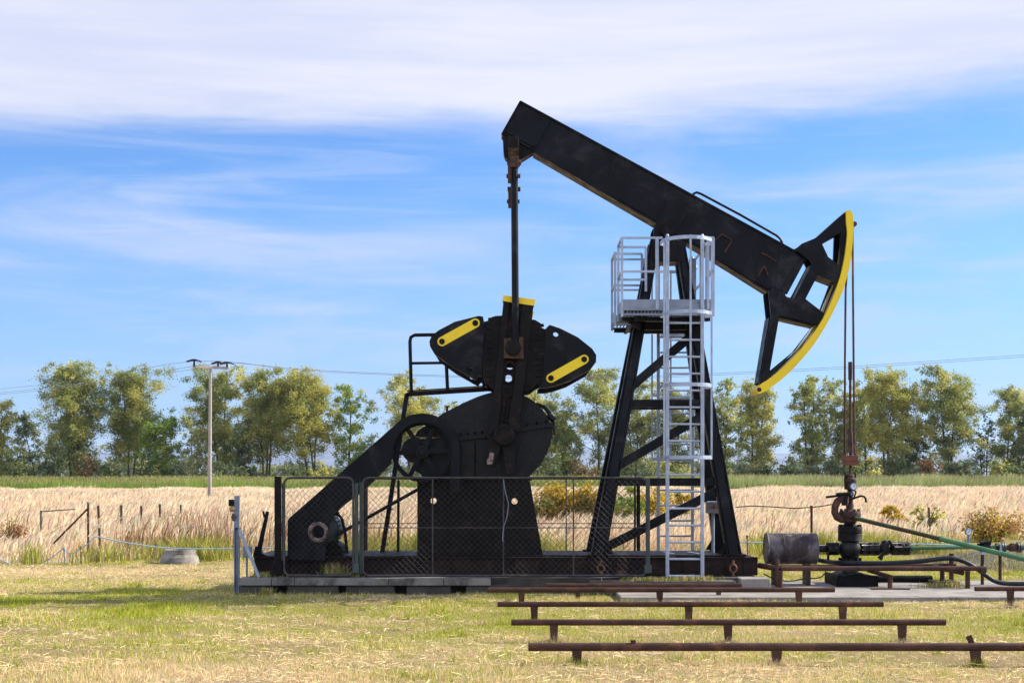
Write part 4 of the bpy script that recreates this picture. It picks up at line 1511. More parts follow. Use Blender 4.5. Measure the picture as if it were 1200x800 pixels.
bd.tube((c.x, 21.2, c.z), (c.x, 22.4, c.z), 0.06)
bd.build('brake_drum', 'grease', pj, 0.006)

# belt guard: flat casing from the motor sheave up and round the flywheel
bg_ = MB()
arc_o = [(494.8 + 44.5 * math.cos(math.radians(q)), 529 - 44.5 * math.sin(math.radians(q))) for q in np.linspace(126, -6, 24)]
arc_i = [(494.8 + 34.0 * math.cos(math.radians(q)), 529 - 34.0 * math.sin(math.radians(q))) for q in np.linspace(0, 185, 26)]
guard = [(337, 655), (337, 610), (339.5, 606.5)] + arc_o + [(538.5, 576), (527, 576)] + arc_i + [(458.5, 541), (424, 575), (404, 589), (395, 597), (388, 606), (383, 616), (380.5, 630), (380.5, 656)]
mot = (373, 623)
bg_.prism(XZ(guard, 21.1), 21.1, 21.13, [circ(*mot, 9.8, 21.1, 24)[::-1]])
bgo = bg_.build('belt_guard', 'black', pj, 0.004)
bw = MB()
rim_pts = [(337, 655), (337, 610), (339.5, 606.5)] + arc_o + [(538.5, 576)]
for a, b_ in zip(rim_pts[:-1], rim_pts[1:]):
    strip(a, b_, 0.012, 21.132, 21.40, bw, 21.1)
low_pts = [(458.5, 541), (424, 575), (404, 589), (395, 597), (388, 606), (383, 616), (380.5, 630), (380.5, 656)]
for a, b_ in zip(low_pts[:-1], low_pts[1:]):
    strip(a, b_, 0.012, 21.132, 21.40, bw, 21.1)
bw.build('guard_edge', 'black', bgo)
vr = MB()
c = W(*mot, 21.1)
vr.lathe([(0.155, 0.0), (0.155, 0.02), (0.135, 0.035), (0.10, 0.035), (0.095, 0.02), (0.092, -0.05)], (c.x, 21.1, c.z), (0, -1, 0), 30)
vr.build('vent_ring', 'pale_rust', bgo)

# electric motor behind the guard
mo = MB()
mo.lathe([(0.0, 0.0), (0.08, 0.0), (0.22, 0.06), (0.24, 0.1), (0.24, 0.62), (0.20, 0.70), (0.0, 0.70)], (W(375.5, 0, 21.2).x, 21.45, W(0, 622, 21.2).z), (0, 1, 0), 30)
for i in range(22):
    q = 2 * math.pi * i / 22
    d_ = Vector((math.cos(q), 0, math.sin(q)))
    b0 = Vector((W(375.5, 0, 21.2).x, 21.58, W(0, 622, 21.2).z)) + d_ * 0.25
    mo.beam(b0, b0 + Vector((0, 0.42, 0)), 0.014, 0.03, up=d_)
motor = mo.build('electric_motor', 'green_grey', pj, 0.004)
mb_ = MB()
mb_.prism(XZ([(365, 652), (402, 652), (400, 640), (390, 634), (372, 634)], 21.5), 21.5, 22.1)
mb_.build('motor_base', 'black_rust', motor, 0.006)
ml = MB()
ml.pipe([W(*p, 21.5) for p in ((391, 602), (397, 603), (401, 608), (404, 622), (407, 648))], 0.022, 8)
ml.box(W(388, 0, 21.5).x, W(397, 0, 21.5).x, 21.45, 21.6, W(0, 604, 21.5).z, W(0, 599.5, 21.5).z)
ml.pipe([W(395, 612, 21.6), W(396, 640, 21.6), W(398, 649, 21.6)], 0.012, 6)
ml.beam(W(398, 646, 21.5), W(408, 646, 21.5), 0.03, 0.04)
ml.build('bail', 'black', motor)

# tension rod, brake lever, black maintenance step with handrail
tr = MB()
tr.tube(W(392, 628, 21.42), W(490, 573, 21.42), 0.026, n=8)
tr.build('tension_rod', 'black', pj)
bl = MB()
bl.beam(W(302.5, 650, 21.4), W(313.5, 599, 21.4), 0.075, 0.04, 0.05, 0.03)
bl.beam(W(309.8, 606, 21.38), W(308.6, 598.5, 21.38), 0.028, 0.03)
bl.prism(XZ([(297, 652), (318, 652), (308, 648), (304, 640), (300, 640)], 21.4), 21.35, 21.5)
bl.build('brake_lever', 'black', pj, 0.004)
ms = MB()
Ym = 22.45
for pts, r in (([(482, 461), (480.4, 400), (481.5, 395), (486, 392.5), (520, 392)], 0.028), ([(481.5, 425.5), (523, 425)], 0.022), ([(524.5, 457), (523, 425), (522, 396), (520, 392)], 0.028)):
    ms.pipe([W(a, b_, Ym) for a, b_ in pts], r, 8)
ms.beam(W(477, 462, Ym), W(571, 456, Ym), 0.065, 0.05)
ms.beam(W(477, 462, Ym + .7), W(571, 456, Ym + .7), 0.065, 0.05)
ms.beam(W(477, 461, Ym), W(447.5, 650, Ym), 0.07, 0.05)
ms.beam(W(477, 461, Ym + .7), W(447.5, 650, Ym + .7), 0.07, 0.05)
ms.tube(W(467, 563, Ym), W(466.5, 650, Ym), 0.022, n=8)
ms.tube(W(567, 456, Ym), W(566, 443, Ym), 0.02, n=8)
for i in range(9):
    u = (i + 0.5) / 9
    a = W(477 + (447.5 - 477) * u, 461 + (650 - 461) * u, Ym)
    ms.tube(a, a + Vector((0, 0.7, 0)), 0.014, n=6)
ms.build('access_step', 'black', pj)
stp = MB()
a, b_ = W(477, 461, Ym), W(571, 455, Ym)
stp.beam((a.x, Ym + 0.35, a.z + 0.045), (b_.x, Ym + 0.35, b_.z + 0.045), 0.012, 0.64)
stp.build('tread', 'black', pj)

# ------------------------------------------------------------------ galvanised platform with caged ladders
pf = thing('service_platform', 'pale galvanised platform with caged ladder and guard rails around the A-frame top', 'platform', (2.3, 21.0, 4.18))
PX0, PX1, PZ = 1.62, 2.965, 4.18
YF0, YF1, YR0, YR1 = 20.95, 21.68, 22.34, 23.05


def bar(mb, a, b_, w=0.045, d=None):
    mb.beam(a, b_, w, w if d is None else d)


for (y0, y1) in ((YF0, YF1), (YR0, YR1)):
    dd = MB()
    dd.box(PX0, PX1, y0, y1, PZ - 0.012, PZ + 0.012)
    for i in range(26):
        xx = PX0 + (i + 0.5) * (PX1 - PX0) / 26
        dd.box(xx - 0.006, xx + 0.006, y0 + 0.02, y1 - 0.02, PZ - 0.05, PZ - 0.014)
    for yy in (y0, y1 - 0.05):
        dd.box(PX0, PX1, yy, yy + 0.05, PZ - 0.085, PZ - 0.052)
    dd.build('deck', 'galv_dull', pf)
    tbm = MB()
    outer_y = y0 if y0 == YF0 else y1
    sgn = 1 if y0 == YF0 else -1
    tbm.box(PX0, PX1, min(outer_y, outer_y + sgn * 0.008), max(outer_y, outer_y + sgn * 0.008), PZ + 0.014, PZ + 0.15)
    for xx in (PX0, PX1 - 0.008):
        tbm.box(xx, xx + 0.008, y0 + 0.012, y1 - 0.012, PZ + 0.014, PZ + 0.15)
    tbm.build('toe_board', 'galv_dull', pf)
brk = MB()
for yy in (21.15, 22.85):
    brk.beam((PX0 + 0.02, yy, PZ - 0.12), (PX1 - 0.02, yy, PZ - 0.12), 0.06, 0.05)
for xx in (W(742, 0, 21.5).x, W(806, 0, 21.5).x):
    brk.beam((xx, 21.0, PZ - 0.125), (xx, 23.0, PZ - 0.125), 0.07, 0.05)
brk.prism([(PX0 - 0.0, PZ - 0.10), (PX0 + 0.3, PZ - 0.10), (PX0 + 0.3, PZ - 0.26)], 21.3, 21.34)
brk.build('bracket', 'black', pf)
RT, RM = 5.235, 4.74
LX0, LX1 = W(782, 0, 20.9).x, W(823, 0, 20.9).x
gx0, gx1 = W(770, 0, YF0).x, PX1
for yf, yb in ((YF0, YF1), (YR1, YR0)):
    gr_ = MB()
    gl_ = MB()
    for xx, g2 in ((PX0, gr_), (PX1, gl_)):
        for yy in (yf, yb):
            bar(g2, (xx, yy, PZ - 0.1), (xx, yy, RT), 0.036)
        for zz in (RT, RM):
            bar(g2, (xx, yf, zz), (xx, yb, zz), 0.03)
    for zz in (RT, RM):
        bar(gr_, (PX0, yf, zz), (gx0 + 0.08, yf, zz), 0.03)
        bar(gl_, (LX1 + 0.08, yf, zz), (PX1, yf, zz), 0.036)
    bar(gr_, (gx0, yf, PZ), (gx0, yf, RT), 0.045)
    bar(gl_, (LX1 + 0.09, yf, PZ), (LX1 + 0.09, yf, RT), 0.04)
    # the short inner rail towards the A-frame
    for zz in (RT - 0.02, RM - 0.02):
        bar(gr_, (PX0, yb, zz), (PX0 + 0.42, yb, zz), 0.032)
    bar(gr_, (PX0 + 0.42, yb, RM - 0.2), (PX0 + 0.42, yb, RT - 0.02), 0.036)
    gr_.build('guard_rail', 'galv', pf)
    gl_.build('end_rail', 'galv', pf)


def ladder(x0, x1, Yl, z_bot, z_top, out, z_list):
    """rails and rungs at depth Yl, safety cage bulging towards out (-1 viewer, +1 away)"""
    lm = MB()
    for xx in (x0, x1):
        lm.box(xx - 0.026, xx + 0.026, Yl - 0.02, Yl + 0.02, z_bot, z_top)
        lm.tube((xx, Yl, z_top), (xx, Yl, z_top + 0.035), 0.03, 0.012, n=12)
    lad = lm.build('ladder', 'galv', pf, 0.006)
    z = W(0, 674.5, 20.9).z
    n_ = 0
    rm_ = MB()
    while z < PZ + 0.02:
        if z > z_bot + 0.01:
            rm_.tube((x0 + 0.03, Yl, z), (x1 - 0.03, Yl, z), 0.0165, n=10)
        z += 0.2475
    rm_.build('rungs', 'galv', lad)
    hm_ = MB()
    xc = (x0 + x1) / 2
    prof_ = []
    for i in range(25):
        q = math.pi * i / 24
        prof_.append((xc + 0.37 * math.cos(q) * (1.0 if True else 0), Yl + out * (0.08 + 0.60 * math.sin(q) ** 0.75)))
    prof_ = [(x1 + 0.02, Yl)] + prof_ + [(x0 - 0.02, Yl)]
    for zz in z_list:
        for (a, b_) in zip(prof_[:-1], prof_[1:]):
            hm_.beam((a[0], a[1], zz), (b_[0], b_[1], zz), 0.008, 0.052, up=Vector((0, 0, 1)))
    for i in (4, 13, 22):
        p = prof_[i]
        hm_.box(p[0] - 0.014, p[0] + 0.014, p[1] - 0.005, p[1] + 0.005, z_list[-1] - 0.03, z_list[0] + 0.03)
    hm_.build('safety_cage', 'galv', lad)
    return lad


HOOPS = [5.13, 4.075, 3.035, 2.0]
ladder(LX0, LX1, 20.9, 0.245, 5.25, -1, HOOPS)
ladder(W(771.5, 0, 23.05).x, W(811.5, 0, 23.05).x, 23.05, 0.24, 5.25, 1, HOOPS)
lf = MB()
for px in (777, 806):
    p = W(px, 648, 22.4)
    lf.beam(p, p + Vector((0.10, -0.55, 0.0)), 0.05, 0.06, up=Vector((0, 0, 1)))
lf.build('stay', 'galv', pf)

# ------------------------------------------------------------------ mesh fence round the pump
def chain_link(xa, xb, y, z0, z1, pitch, r, along=None):
    """two families of slanting wires clipped to the panel"""
    segs = []
    Hh = z1 - z0
    kx = 1.0
    for sgn in (1, -1):
        c = xa - Hh
        off = 0
        while c < xb + Hh:
            # x = c + t (sgn>0) or x = c + Hh - t, t in [0,Hh]
            t0, t1 = 0.0, Hh
            if sgn > 0:
                t0, t1 = max(t0, xa - c), min(t1, xb - c)
                if t1 - t0 > 0.01:
                    segs.append(((c + t0, z0 + t0), (c + t1, z0 + t1), 0.0015))
            else:
                t0, t1 = max(t0, c + Hh - xb), min(t1, c + Hh - xa)
                if t1 - t0 > 0.01:
                    segs.append(((c + Hh - t0, z0 + t0), (c + Hh - t1, z0 + t1), -0.0015))
            c += pitch
    V, F = [], []
    for (a, b_, dy) in segs:
        d = np.array([b_[0] - a[0], b_[1] - a[1]])
        d /= np.linalg.norm(d)
        nrm = np.array([-d[1], d[0]]) * r
        o = len(V)
        for p in (a, b_):
            V += [(p[0] + nrm[0], y + dy, p[1] + nrm[1]), (p[0] - nrm[0], y + dy, p[1] - nrm[1]), (p[0], y + dy - r * 1.2, p[1])]
        F += [(o, o + 1, o + 4, o + 3), (o + 1, o + 2, o + 5, o + 4), (o + 2, o, o + 3, o + 5)]
    return V, F


YFN = 20.82


def fence_panel(name, label, x0, x1, z0, z1, y, r_frame, muntin_x=(), muntin_z=(), corner=0.09, sides=True):
    t = thing(name, label, 'fence', ((x0 + x1) / 2, y, z0))
    f_ = MB()
    pts = []
    for (cx, cz, a0) in ((x1 - corner, z1 - corner, 0), (x0 + corner, z1 - corner, 90), (x0 + corner, z0 + corner, 180), (x1 - corner, z0 + corner, 270)):
        for i in range(7):
            q = math.radians(a0 + 15 * i)
            pts.append((cx + corner * math.cos(q), y, cz + corner * math.sin(q)))
    pts.append(pts[0])
    f_.pipe(pts, r_frame, 8, caps=False)
    for mx_ in muntin_x:
        f_.tube((mx_, y, z0), (mx_, y, z1), 0.011, n=8)
    for mz_ in muntin_z:
        f_.tube((x0, y, mz_), (x1, y, mz_), 0.008, n=6)
    f_.build('frame', 'wire', t)
    V, F = chain_link(x0 + 0.01, x1 - 0.01, y, z0 + 0.01, z1 - 0.01, 0.088, 0.0018)
    o = fast_mesh('wire_mesh', V, F, 'wire', None, t)
    return t


zt, zb = W(0, 559.5, YFN).z, W(0, 674, YFN).z
X_ = lambda px, Y=YFN: W(px, 0, Y).x
fence_panel('mesh_gate', 'narrow chain-link gate with rounded corners in front of the pump motor', X_(333), X_(414), zb, zt, YFN, 0.018)
fence_panel('chain_link_fence', 'long chain-link panel in front of the gearbox stand', X_(425.5), X_(758), zb, zt, YFN, 0.016, [X_(507), X_(590), X_(672)], [W(0, 618, YFN).z])
YRF = 23.45
fence_panel('chain_link_fence', 'far chain-link panel behind the pump base, seen left of the A-frame', X_(430, YRF), X_(744, YRF), W(0, 655, YRF).z, 1.69, YRF, 0.018, [X_(467, YRF), X_(663.5, YRF)], [W(0, 613, YRF).z])


def fpost(px0, px1, py0, py1, Y, mat, label, d=0.06, foot=None, cat='post', rnd=False):
    t = thing('fence_post', label, cat, (X_((px0 + px1) / 2, Y), Y, W(0, py1, Y).z))
    b = MB()
    if rnd:
        b.tube((X_((px0 + px1) / 2, Y), Y, W(0, py1, Y).z), (X_((px0 + px1) / 2, Y), Y, W(0, py0, Y).z), (X_(px1, Y) - X_(px0, Y)) / 2, n=16)
    else:
        b.box(X_(px0, Y), X_(px1, Y), Y - d / 2, Y + d / 2, W(0, py1, Y).z, W(0, py0, Y).z)
    b.build('post', mat, t, 0.004)
    if foot:
        f = MB()
        f.box(X_(foot[0], Y), X_(foot[1], Y), Y - 0.055, Y + 0.055, W(0, foot[3], Y).z, W(0, foot[2], Y).z)
        f.build('foot', mat, t, 0.005)
    return t


fpost(322, 329.5, 558, 664, 20.86, 'black_rust', 'thick dark rusty post at the left end of the chain-link gate', 0.08, (320, 331, 658, 671))
fpost(330.5, 333, 566, 650, 20.90, 'green_grey', 'thin dark green post beside the thick rusty post', 0.05, (329.6, 334, 650, 656))
fpost(415.8, 420, 566, 662, 20.86, 'green_grey', 'grey-green post between the gate and the long panel, left of the pair', 0.06, (413.5, 421, 660, 671))
fpost(421.2, 425, 565, 672, 20.90, 'green_grey', 'darker grey-green post touching the long panel, right of the pair', 0.06)
fpost(756.8, 761.5, 560, 664, 20.86, 'green_grey', 'grey-green post between the left A-frame leg and the ladder', 0.07, (755, 763.5, 662, 671))
fpost(746, 750, 563, 653, YRF, 'black_rust', 'dark far post behind the grey-green post near the ladder', 0.07)
fpost(425.5, 428.5, 562, 654, YRF, 'black_rust', 'dark far post at the left end of the rear chain-link panel', 0.07)

# loose wires hanging on the front mesh
lw = MB()
lw.pipe([W(*p, 20.79) for p in ((590, 562), (592, 575), (596, 590), (594, 606), (590, 618), (589, 634))], 0.006, 6)
tag(lw.build('loose_wire', 'galv_dull'), 'thin bent wire hanging on the long chain-link panel', 'wire')

# ------------------------------------------------------------------ steel signal post at the left end
sp_ = thing('signal_post', 'blue-grey steel channel post with small lamps and a diagonal stay', 'post', (X_(278, 20.9), 20.9, 0))
b = MB()
for px0, px1, dy in ((274.5, 275.4, 0.0), (279.6, 280.6, 0.0)):
    b.box(X_(px0, 20.9), X_(px1, 20.9), 20.87, 20.93, 0.0, W(0, 590, 20.9).z)
b.box(X_(275.4, 20.9), X_(279.6, 20.9), 20.92, 20.93, 0.0, W(0, 582, 20.9).z)
b.box(X_(275.2, 20.9), X_(281.2, 20.9), 20.86, 20.90, W(0, 618, 20.9).z, W(0, 580.5, 20.9).z)
b.build('channel', 'galv_dull', sp_, 0.003)
b = MB()
b.beam(W(280.5, 620, 20.84), W(303.5, 676, 20.84), 0.045, 0.03)
b.build('stay', 'galv', sp_, 0.003)
for (px0, px1, py0, py1, m_) in ((268.5, 274.5, 585, 592.5, 'black'), (269.8, 274.6, 592.6, 599.5, 'amber'), (272.5, 275.2, 601, 610, 'wood_dark')):
    b = MB()
    b.box(X_(px0, 20.9), X_(px1, 20.9), 20.85, 20.95, W(0, py1, 20.9).z, W(0, py0, 20.9).z)
    b.tube(W((px0 + px1) / 2, (py0 + py1) / 2, 20.85), W((px0 + px1) / 2, (py0 + py1) / 2, 20.83), 0.03)
    b.build('lamp', m_, sp_, 0.008)
b = MB()
b.box(X_(285.5, 21.0), X_(294.5, 21.0), 20.96, 21.06, W(0, 653, 21.0).z, W(0, 640, 21.0).z)
b.box(X_(292, 21.0), X_(294.4, 21.0), 20.94, 20.957, W(0, 651, 21.0).z, W(0, 642, 21.0).z)
b.box(X_(288, 21.0), X_(290, 21.0), 21.0, 21.04, 0.24, W(0, 652.8, 21.0).z)
tag(b.build('switch_box', 'galv_dull', None, 0.006), 'small blue-grey switch box beside the diagonal stay of the signal post', 'box')

# junction box on a thin stand inside the right A-frame leg
jb = thing('junction_box', 'grey junction box on a thin stand beside the right A-frame leg', 'junction box', (X_(836, 22.2), 22.2, 0.52))
b = MB()
b.box(X_(827.5, 22.2), X_(845.5, 22.2), 22.1, 22.3, W(0, 601, 22.2).z, W(0, 589, 22.2).z)
b.build('box', 'box_grey', jb, 0.008)
b = MB()
b.box(X_(826.8, 22.2), X_(846.2, 22.2), 22.08, 22.32, W(0, 588.8, 22.2).z, W(0, 587, 22.2).z)
b.build('lid', 'galv', jb, 0.004)
b = MB()
b.tube(W(837, 590.5, 22.09), W(837, 596, 22.09), 0.012)
b.tube(W(832.5, 594, 22.095), W(842, 594, 22.095), 0.01)
b.build('latch', 'rust_red', jb)
b = MB()
b.tube((X_(835.5, 22.2), 22.2, 0.51), (X_(835.5, 22.2), 22.2, W(0, 601.2, 22.2).z), 0.025)
b.build('stand', 'galv_dull', jb)

# ------------------------------------------------------------------ the well head
YW = 21.9
wh = thing('wellhead', 'rusty black well head of stacked flanges and valves with a small pressure gauge', 'well head', (W(996, 0, YW).x, YW, 0.06))
wc = W(996, 0, YW)
zz = lambda py, Y=YW: W(0, py, Y).z
pxm = YW / FPX


def vlathe(mb, prof_, px=996.0, n=28, Y=YW):
    c = W(px, 0, Y)
    mb.lathe([(r * pxm, zz(py)) for r, py in prof_], (c.x, Y, 0), (0, 0, 1), n)


b = MB()
x0, x1 = X_(973.5, YW), X_(1019.5, YW)
b.prism([(x0, 0.0), (x1, 0.0), (x1, zz(674)), (x1 - 0.04, zz(672.5)), (x1 - 0.2, zz(671)), (wc.x + 0.05, zz(669.5)), (wc.x - 0.12, zz(671)), (x0 + 0.1, zz(673)), (x0 + 0.03, zz(671.5)), (x0, zz(675))], 21.45, 22.35)
b.build('cellar_block', 'soot', wh, 0.03)
b = MB()
vlathe(b, [(0, 672), (10, 672), (10, 662), (14, 662), (14, 656.5), (9.5, 655), (9.5, 653), (12.5, 648), (13.5, 644), (13.2, 640), (9, 633), (8.5, 631), (0, 631)])
for i in range(8):
    q = 2 * math.pi * (i + 0.5) / 8
    p = Vector((wc.x + math.cos(q) * 12 * pxm, YW + math.sin(q) * 12 * pxm, 0))
    b.tube(p + Vector((0, 0, zz(663))), p + Vector((0, 0, zz(653))), 0.02, n=6)
spool = b.build('tubing_spool', 'grease', wh, 0.006)
b = MB()
vlathe(b, [(0, 633), (13.8, 633), (13.8, 625.3), (13.2, 624.9), (13.8, 624.5), (13.8, 616.5), (9, 616), (6.5, 613), (6.5, 606), (0, 606)])
for i in range(10):
    q = 2 * math.pi * (i + 0.5) / 10
    p = Vector((wc.x + math.cos(q) * 12 * pxm, YW + math.sin(q) * 12 * pxm, 0))
    b.tube(p + Vector((0, 0, zz(634))), p + Vector((0, 0, zz(614.3))), 0.02, n=6)
b.build('flange', 'black_rust', wh, 0.004)
b = MB()
vlathe(b, [(0, 610), (10, 610), (10, 606.5), (12.5, 606), (12.5, 599), (8, 598), (4.5, 596), (4.5, 590), (0, 590)])
for i in range(8):
    q = 2 * math.pi * (i + 0.3) / 8
    p = Vector((wc.x + math.cos(q) * 10.8 * pxm, YW + math.sin(q) * 10.8 * pxm, 0))
    b.tube(p + Vector((0, 0, zz(607))), p + Vector((0, 0, zz(596))), 0.022, n=6)
b.build('flange', 'rust_dark', wh, 0.004)
b = MB()
vlathe(b, [(3.2, 596), (3.2, 574), (5.5, 573), (5.5, 566), (7.3, 565), (7.3, 560.5), (5.2, 559.5), (5.2, 556.5), (3.5, 555), (0, 555)], 996.3, 20)
for sg in (-1, 1):
    b.tube(W(996.3 + sg * 5.8, 573, YW - 0.02), W(996.3 + sg * 5.8, 553.5, YW - 0.02), 0.016, n=8)
b.build('stuffing_box', 'rust_dark', wh, 0.004)
b = MB()
b.tube(W(968, 582.2, YW - 0.1), W(994, 579.2, YW - 0.1), 0.018, n=8)
b.tube(W(980, 579.5, YW - 0.1), W(1000, 578, YW - 0.1), 0.03, n=8)
b.pipe([W(*p, YW - 0.12) for p in ((995, 586), (1002, 583), (1009, 580.8), (1012.5, 581.5), (1014.5, 584), (1015, 588.5))], 0.016, 8)
b.tube(W(990, 592, YW - 0.08), W(990, 581, YW - 0.08), 0.05, n=10)
b.pipe([W(1000.5, 583, YW - 0.1), W(1003, 577, YW - 0.1), W(1001, 573, YW - 0.1)], 0.014, 6)
b.build('valve_handle', 'black_rust', wh)
b = MB()
b.pipe([W(*p, YW - 0.05) for p in ((992, 585), (986, 584), (981.5, 587), (978.6, 593), (978.2, 600), (981, 606), (986, 608.4), (993, 608.6), (1003, 608.2))], 0.056, 14)
b.tube(W(989, 589, YW - 0.05), W(989, 580.5, YW - 0.05), 0.075, n=12)
b.build('elbow_pipe', 'rust_scrape', wh)


def gauge(px, py, r, Y, stem_to, parent):
    g_ = MB()
    c = W(px, py, Y)
    rr = r * Y / FPX
    g_.lathe([(0, 0.0), (rr * 1.12, 0.0), (rr * 1.12, 0.045), (rr * 0.96, 0.05), (rr * 0.96, 0.04)], (c.x, Y, c.z), (0, -1, 0), 26)
    g_.tube((c.x, Y - 0.02, c.z - rr), (X_(stem_to[0], Y), Y - 0.02, zz(stem_to[1], Y)), 0.013, n=8)
    go = g_.build('pressure_gauge', 'blue_paint', parent)
    d = MB()
    d.lathe([(0, 0.041), (rr * 0.95, 0.041)], (c.x, Y, c.z), (0, -1, 0), 26)
    d.build('dial', 'white', go)
    n_ = MB()
    n_.beam((c.x - rr * 0.15, Y - 0.045, c.z - rr * 0.25), (c.x + rr * 0.35, Y - 0.045, c.z + rr * 0.6), rr * 0.12, 0.004)
    for i in range(9):
        q = math.radians(-45 + 270 * i / 8)
        n_.beam((c.x + math.cos(q) * rr * 0.72, Y - 0.044, c.z + math.sin(q) * rr * 0.72), (c.x + math.cos(q) * rr * 0.88, Y - 0.044, c.z + math.sin(q) * rr * 0.88), rr * 0.07, 0.003)
    n_.build('needle', 'ink', go)
    return go


gauge(999.7, 569.6, 3.7, YW - 0.13, (997, 580), wh)


def hlathe(mb, prof_, py, Y=YW, n=24):
    """prof_: (radius px, px along x)"""
    c = W(0, py, Y)
    mb.lathe([(r * Y / FPX, X_(px, Y)) for r, px in prof_], (0, Y, c.z), (1, 0, 0), n)


b = MB()
hlathe(b, [(4.0, 955), (4.0, 969.5), (7.5, 969.5), (7.5, 974), (6.6, 974.4), (6.6, 976), (7.5, 976.3), (7.5, 981), (4.5, 981.5), (4.5, 986)], 642.7)
for i in range(8):
    q = 2 * math.pi * (i + .5) / 8
    b.tube((X_(968.5, YW), YW + math.cos(q) * 6.4 * pxm, zz(642.7) + math.sin(q) * 6.4 * pxm), (X_(982.5, YW), YW + math.cos(q) * 6.4 * pxm, zz(642.7) + math.sin(q) * 6.4 * pxm), 0.018, n=6)
b.tube(W(970.5, 650, YW), W(970.5, 656, YW), 0.02, n=8)
b.build('side_flange', 'grease', wh, 0.003)
b = MB()
hlathe(b, [(4.5, 1005), (4.5, 1009), (7.8, 1009.5), (7.8, 1014), (6.5, 1014.4), (6.5, 1017), (7.8, 1017.4), (7.8, 1022), (6.8, 1022.4), (6.8, 1024), (7.6, 1024.4), (7.6, 1029), (4.5, 1029.5), (4.5, 1034)], 642.8)
for i in range(8):
    q = 2 * math.pi * (i + .2) / 8
    b.tube((X_(1008.6, YW), YW + math.cos(q) * 6.7 * pxm, zz(642.8) + math.sin(q) * 6.7 * pxm), (X_(1030, YW), YW + math.cos(q) * 6.7 * pxm, zz(642.8) + math.sin(q) * 6.7 * pxm), 0.019, n=6)
b.build('side_valve', 'grease', wh, 0.003)
b = MB()
hlathe(b, [(5, 1031), (7.5, 1034), (8.2, 1037.5), (7.2, 1041), (5, 1043)], 642.5)
b.tube(W(1037, 637, YW), W(1036, 632.8, YW), 0.05, n=10)
b.beam(W(1031.5, 654, YW - 0.12), W(1043, 633, YW - 0.12), 0.05, 0.05)
b.beam(W(1042, 634, YW - 0.1), W(1048, 641, YW - 0.1), 0.035, 0.04)
b.tube(W(1033, 652, YW - 0.1), W(1030.5, 654.5, YW - 0.1), 0.04, n=8)
b.build('valve_body', 'grease', wh, 0.006)
b = MB()
hlathe(b, [(5, 1043), (7.6, 1045), (7.6, 1050), (6.8, 1050.4), (6.8, 1052), (7.8, 1052.4), (7.8, 1058), (6.8, 1058.4), (6.8, 1059.5), (7.6, 1060), (7.6, 1064.5), (4, 1065), (4, 1067)], 642.3)
for i in range(8):
    q = 2 * math.pi * (i + .7) / 8
    b.tube((X_(1044, YW), YW + math.cos(q) * 6.7 * pxm, zz(642.3) + math.sin(q) * 6.7 * pxm), (X_(1065.8, YW), YW + math.cos(q) * 6.7 * pxm, zz(642.3) + math.sin(q) * 6.7 * pxm), 0.019, n=6)
b.build('side_valve', 'grease', wh, 0.003)

# rusty-to-green flow line slanting down to the right edge
fl_ = thing('flow_line', 'thick pipe slanting down from the well head, rusty first and bright green to the right', 'pipe', (X_(1000, 21.7), 21.7, zz(607)))
b = MB()
b.tube(W(1001, 606.5, 21.72), W(1104, 631.6, 21.55), 0.034, n=14)
b.build('rusty_pipe', 'olive_rust', fl_)
b = MB()
b.tube(W(1103, 631.3, 21.552), W(1230, 662, 21.2), 0.038, n=14)
b.tube(W(1100, 630.6, 21.556), W(1104.5, 631.7, 21.55), 0.043, n=14)
b.build('green_pipe', 'green', fl_)

sl = thing('side_line', 'thin level green pipe with dark valves running right from the well head', 'pipe', (X_(1068, YW), YW, zz(642)))
b = MB()
hlathe(b, [(4.2, 1066), (4.2, 1069), (3.2, 1069.5), (3.2, 1071)], 642)
b.tube(W(1069, 642, YW), W(1175, 640.5, YW), 0.027, n=12)
b.build('pipe', 'green', sl)
b = MB()
for (p0, p1, r) in ((1146, 1149, 4.2), (1149, 1157, 5.6), (1157, 1160, 4.2), (1167, 1170, 4.6)):
    hlathe(b, [(0, p0), (r, p0), (r, p1), (0, p1)], 640.6)
b.tube(W(1153, 641, YW), W(1153, 633.5, YW), 0.045, n=10)
b.tube(W(1149, 635.2, YW - 0.05), W(1161, 635.6, YW - 0.05), 0.03, n=8)
b.build('valve', 'black', sl, 0.004)
b = MB()
for (p0, p1, r) in ((1174, 1175.5, 5.6), (1176.5, 1178, 5.6), (1192, 1193.6, 6.2), (1194.6, 1196, 6.2)):
    hlathe(b, [(0, p0), (r, p0), (r, p1), (0, p1)], 641)
hlathe(b, [(3, 1193), (3, 1230)], 641.5)
b.build('flange', 'green_grey', sl, 0.003)
b = MB()
hlathe(b, [(3, 1176), (3, 1182), (4.6, 1183), (4.6, 1190), (3, 1191), (3, 1193)], 641.2)
b.tube(W(1186.5, 641, YW), W(1186.5, 636, YW), 0.035, n=8)
b.build('check_valve', 'rust', sl, 0.004)
gauge(1134.3, 622.8, 3.6, YW - 0.03, (1134, 639), sl)
for px in (1151.2, 1172):
    b = MB()
    b.tube(W(px, 690.5, YW), W(px, 648, YW), 0.026, n=12)
    b.build('prop', 'rust', sl)
    b = MB()
    b.box(X_(px - 2.6, YW), X_(px + 2.6, YW), YW - 0.045, YW + 0.045, zz(649.5), zz(646.8))
    b.box(X_(px - 1.6, YW), X_(px + 1.6, YW), YW - 0.047, YW + 0.047, zz(646.6), zz(636.8))
    b.build('clamp', 'galv', sl, 0.004)

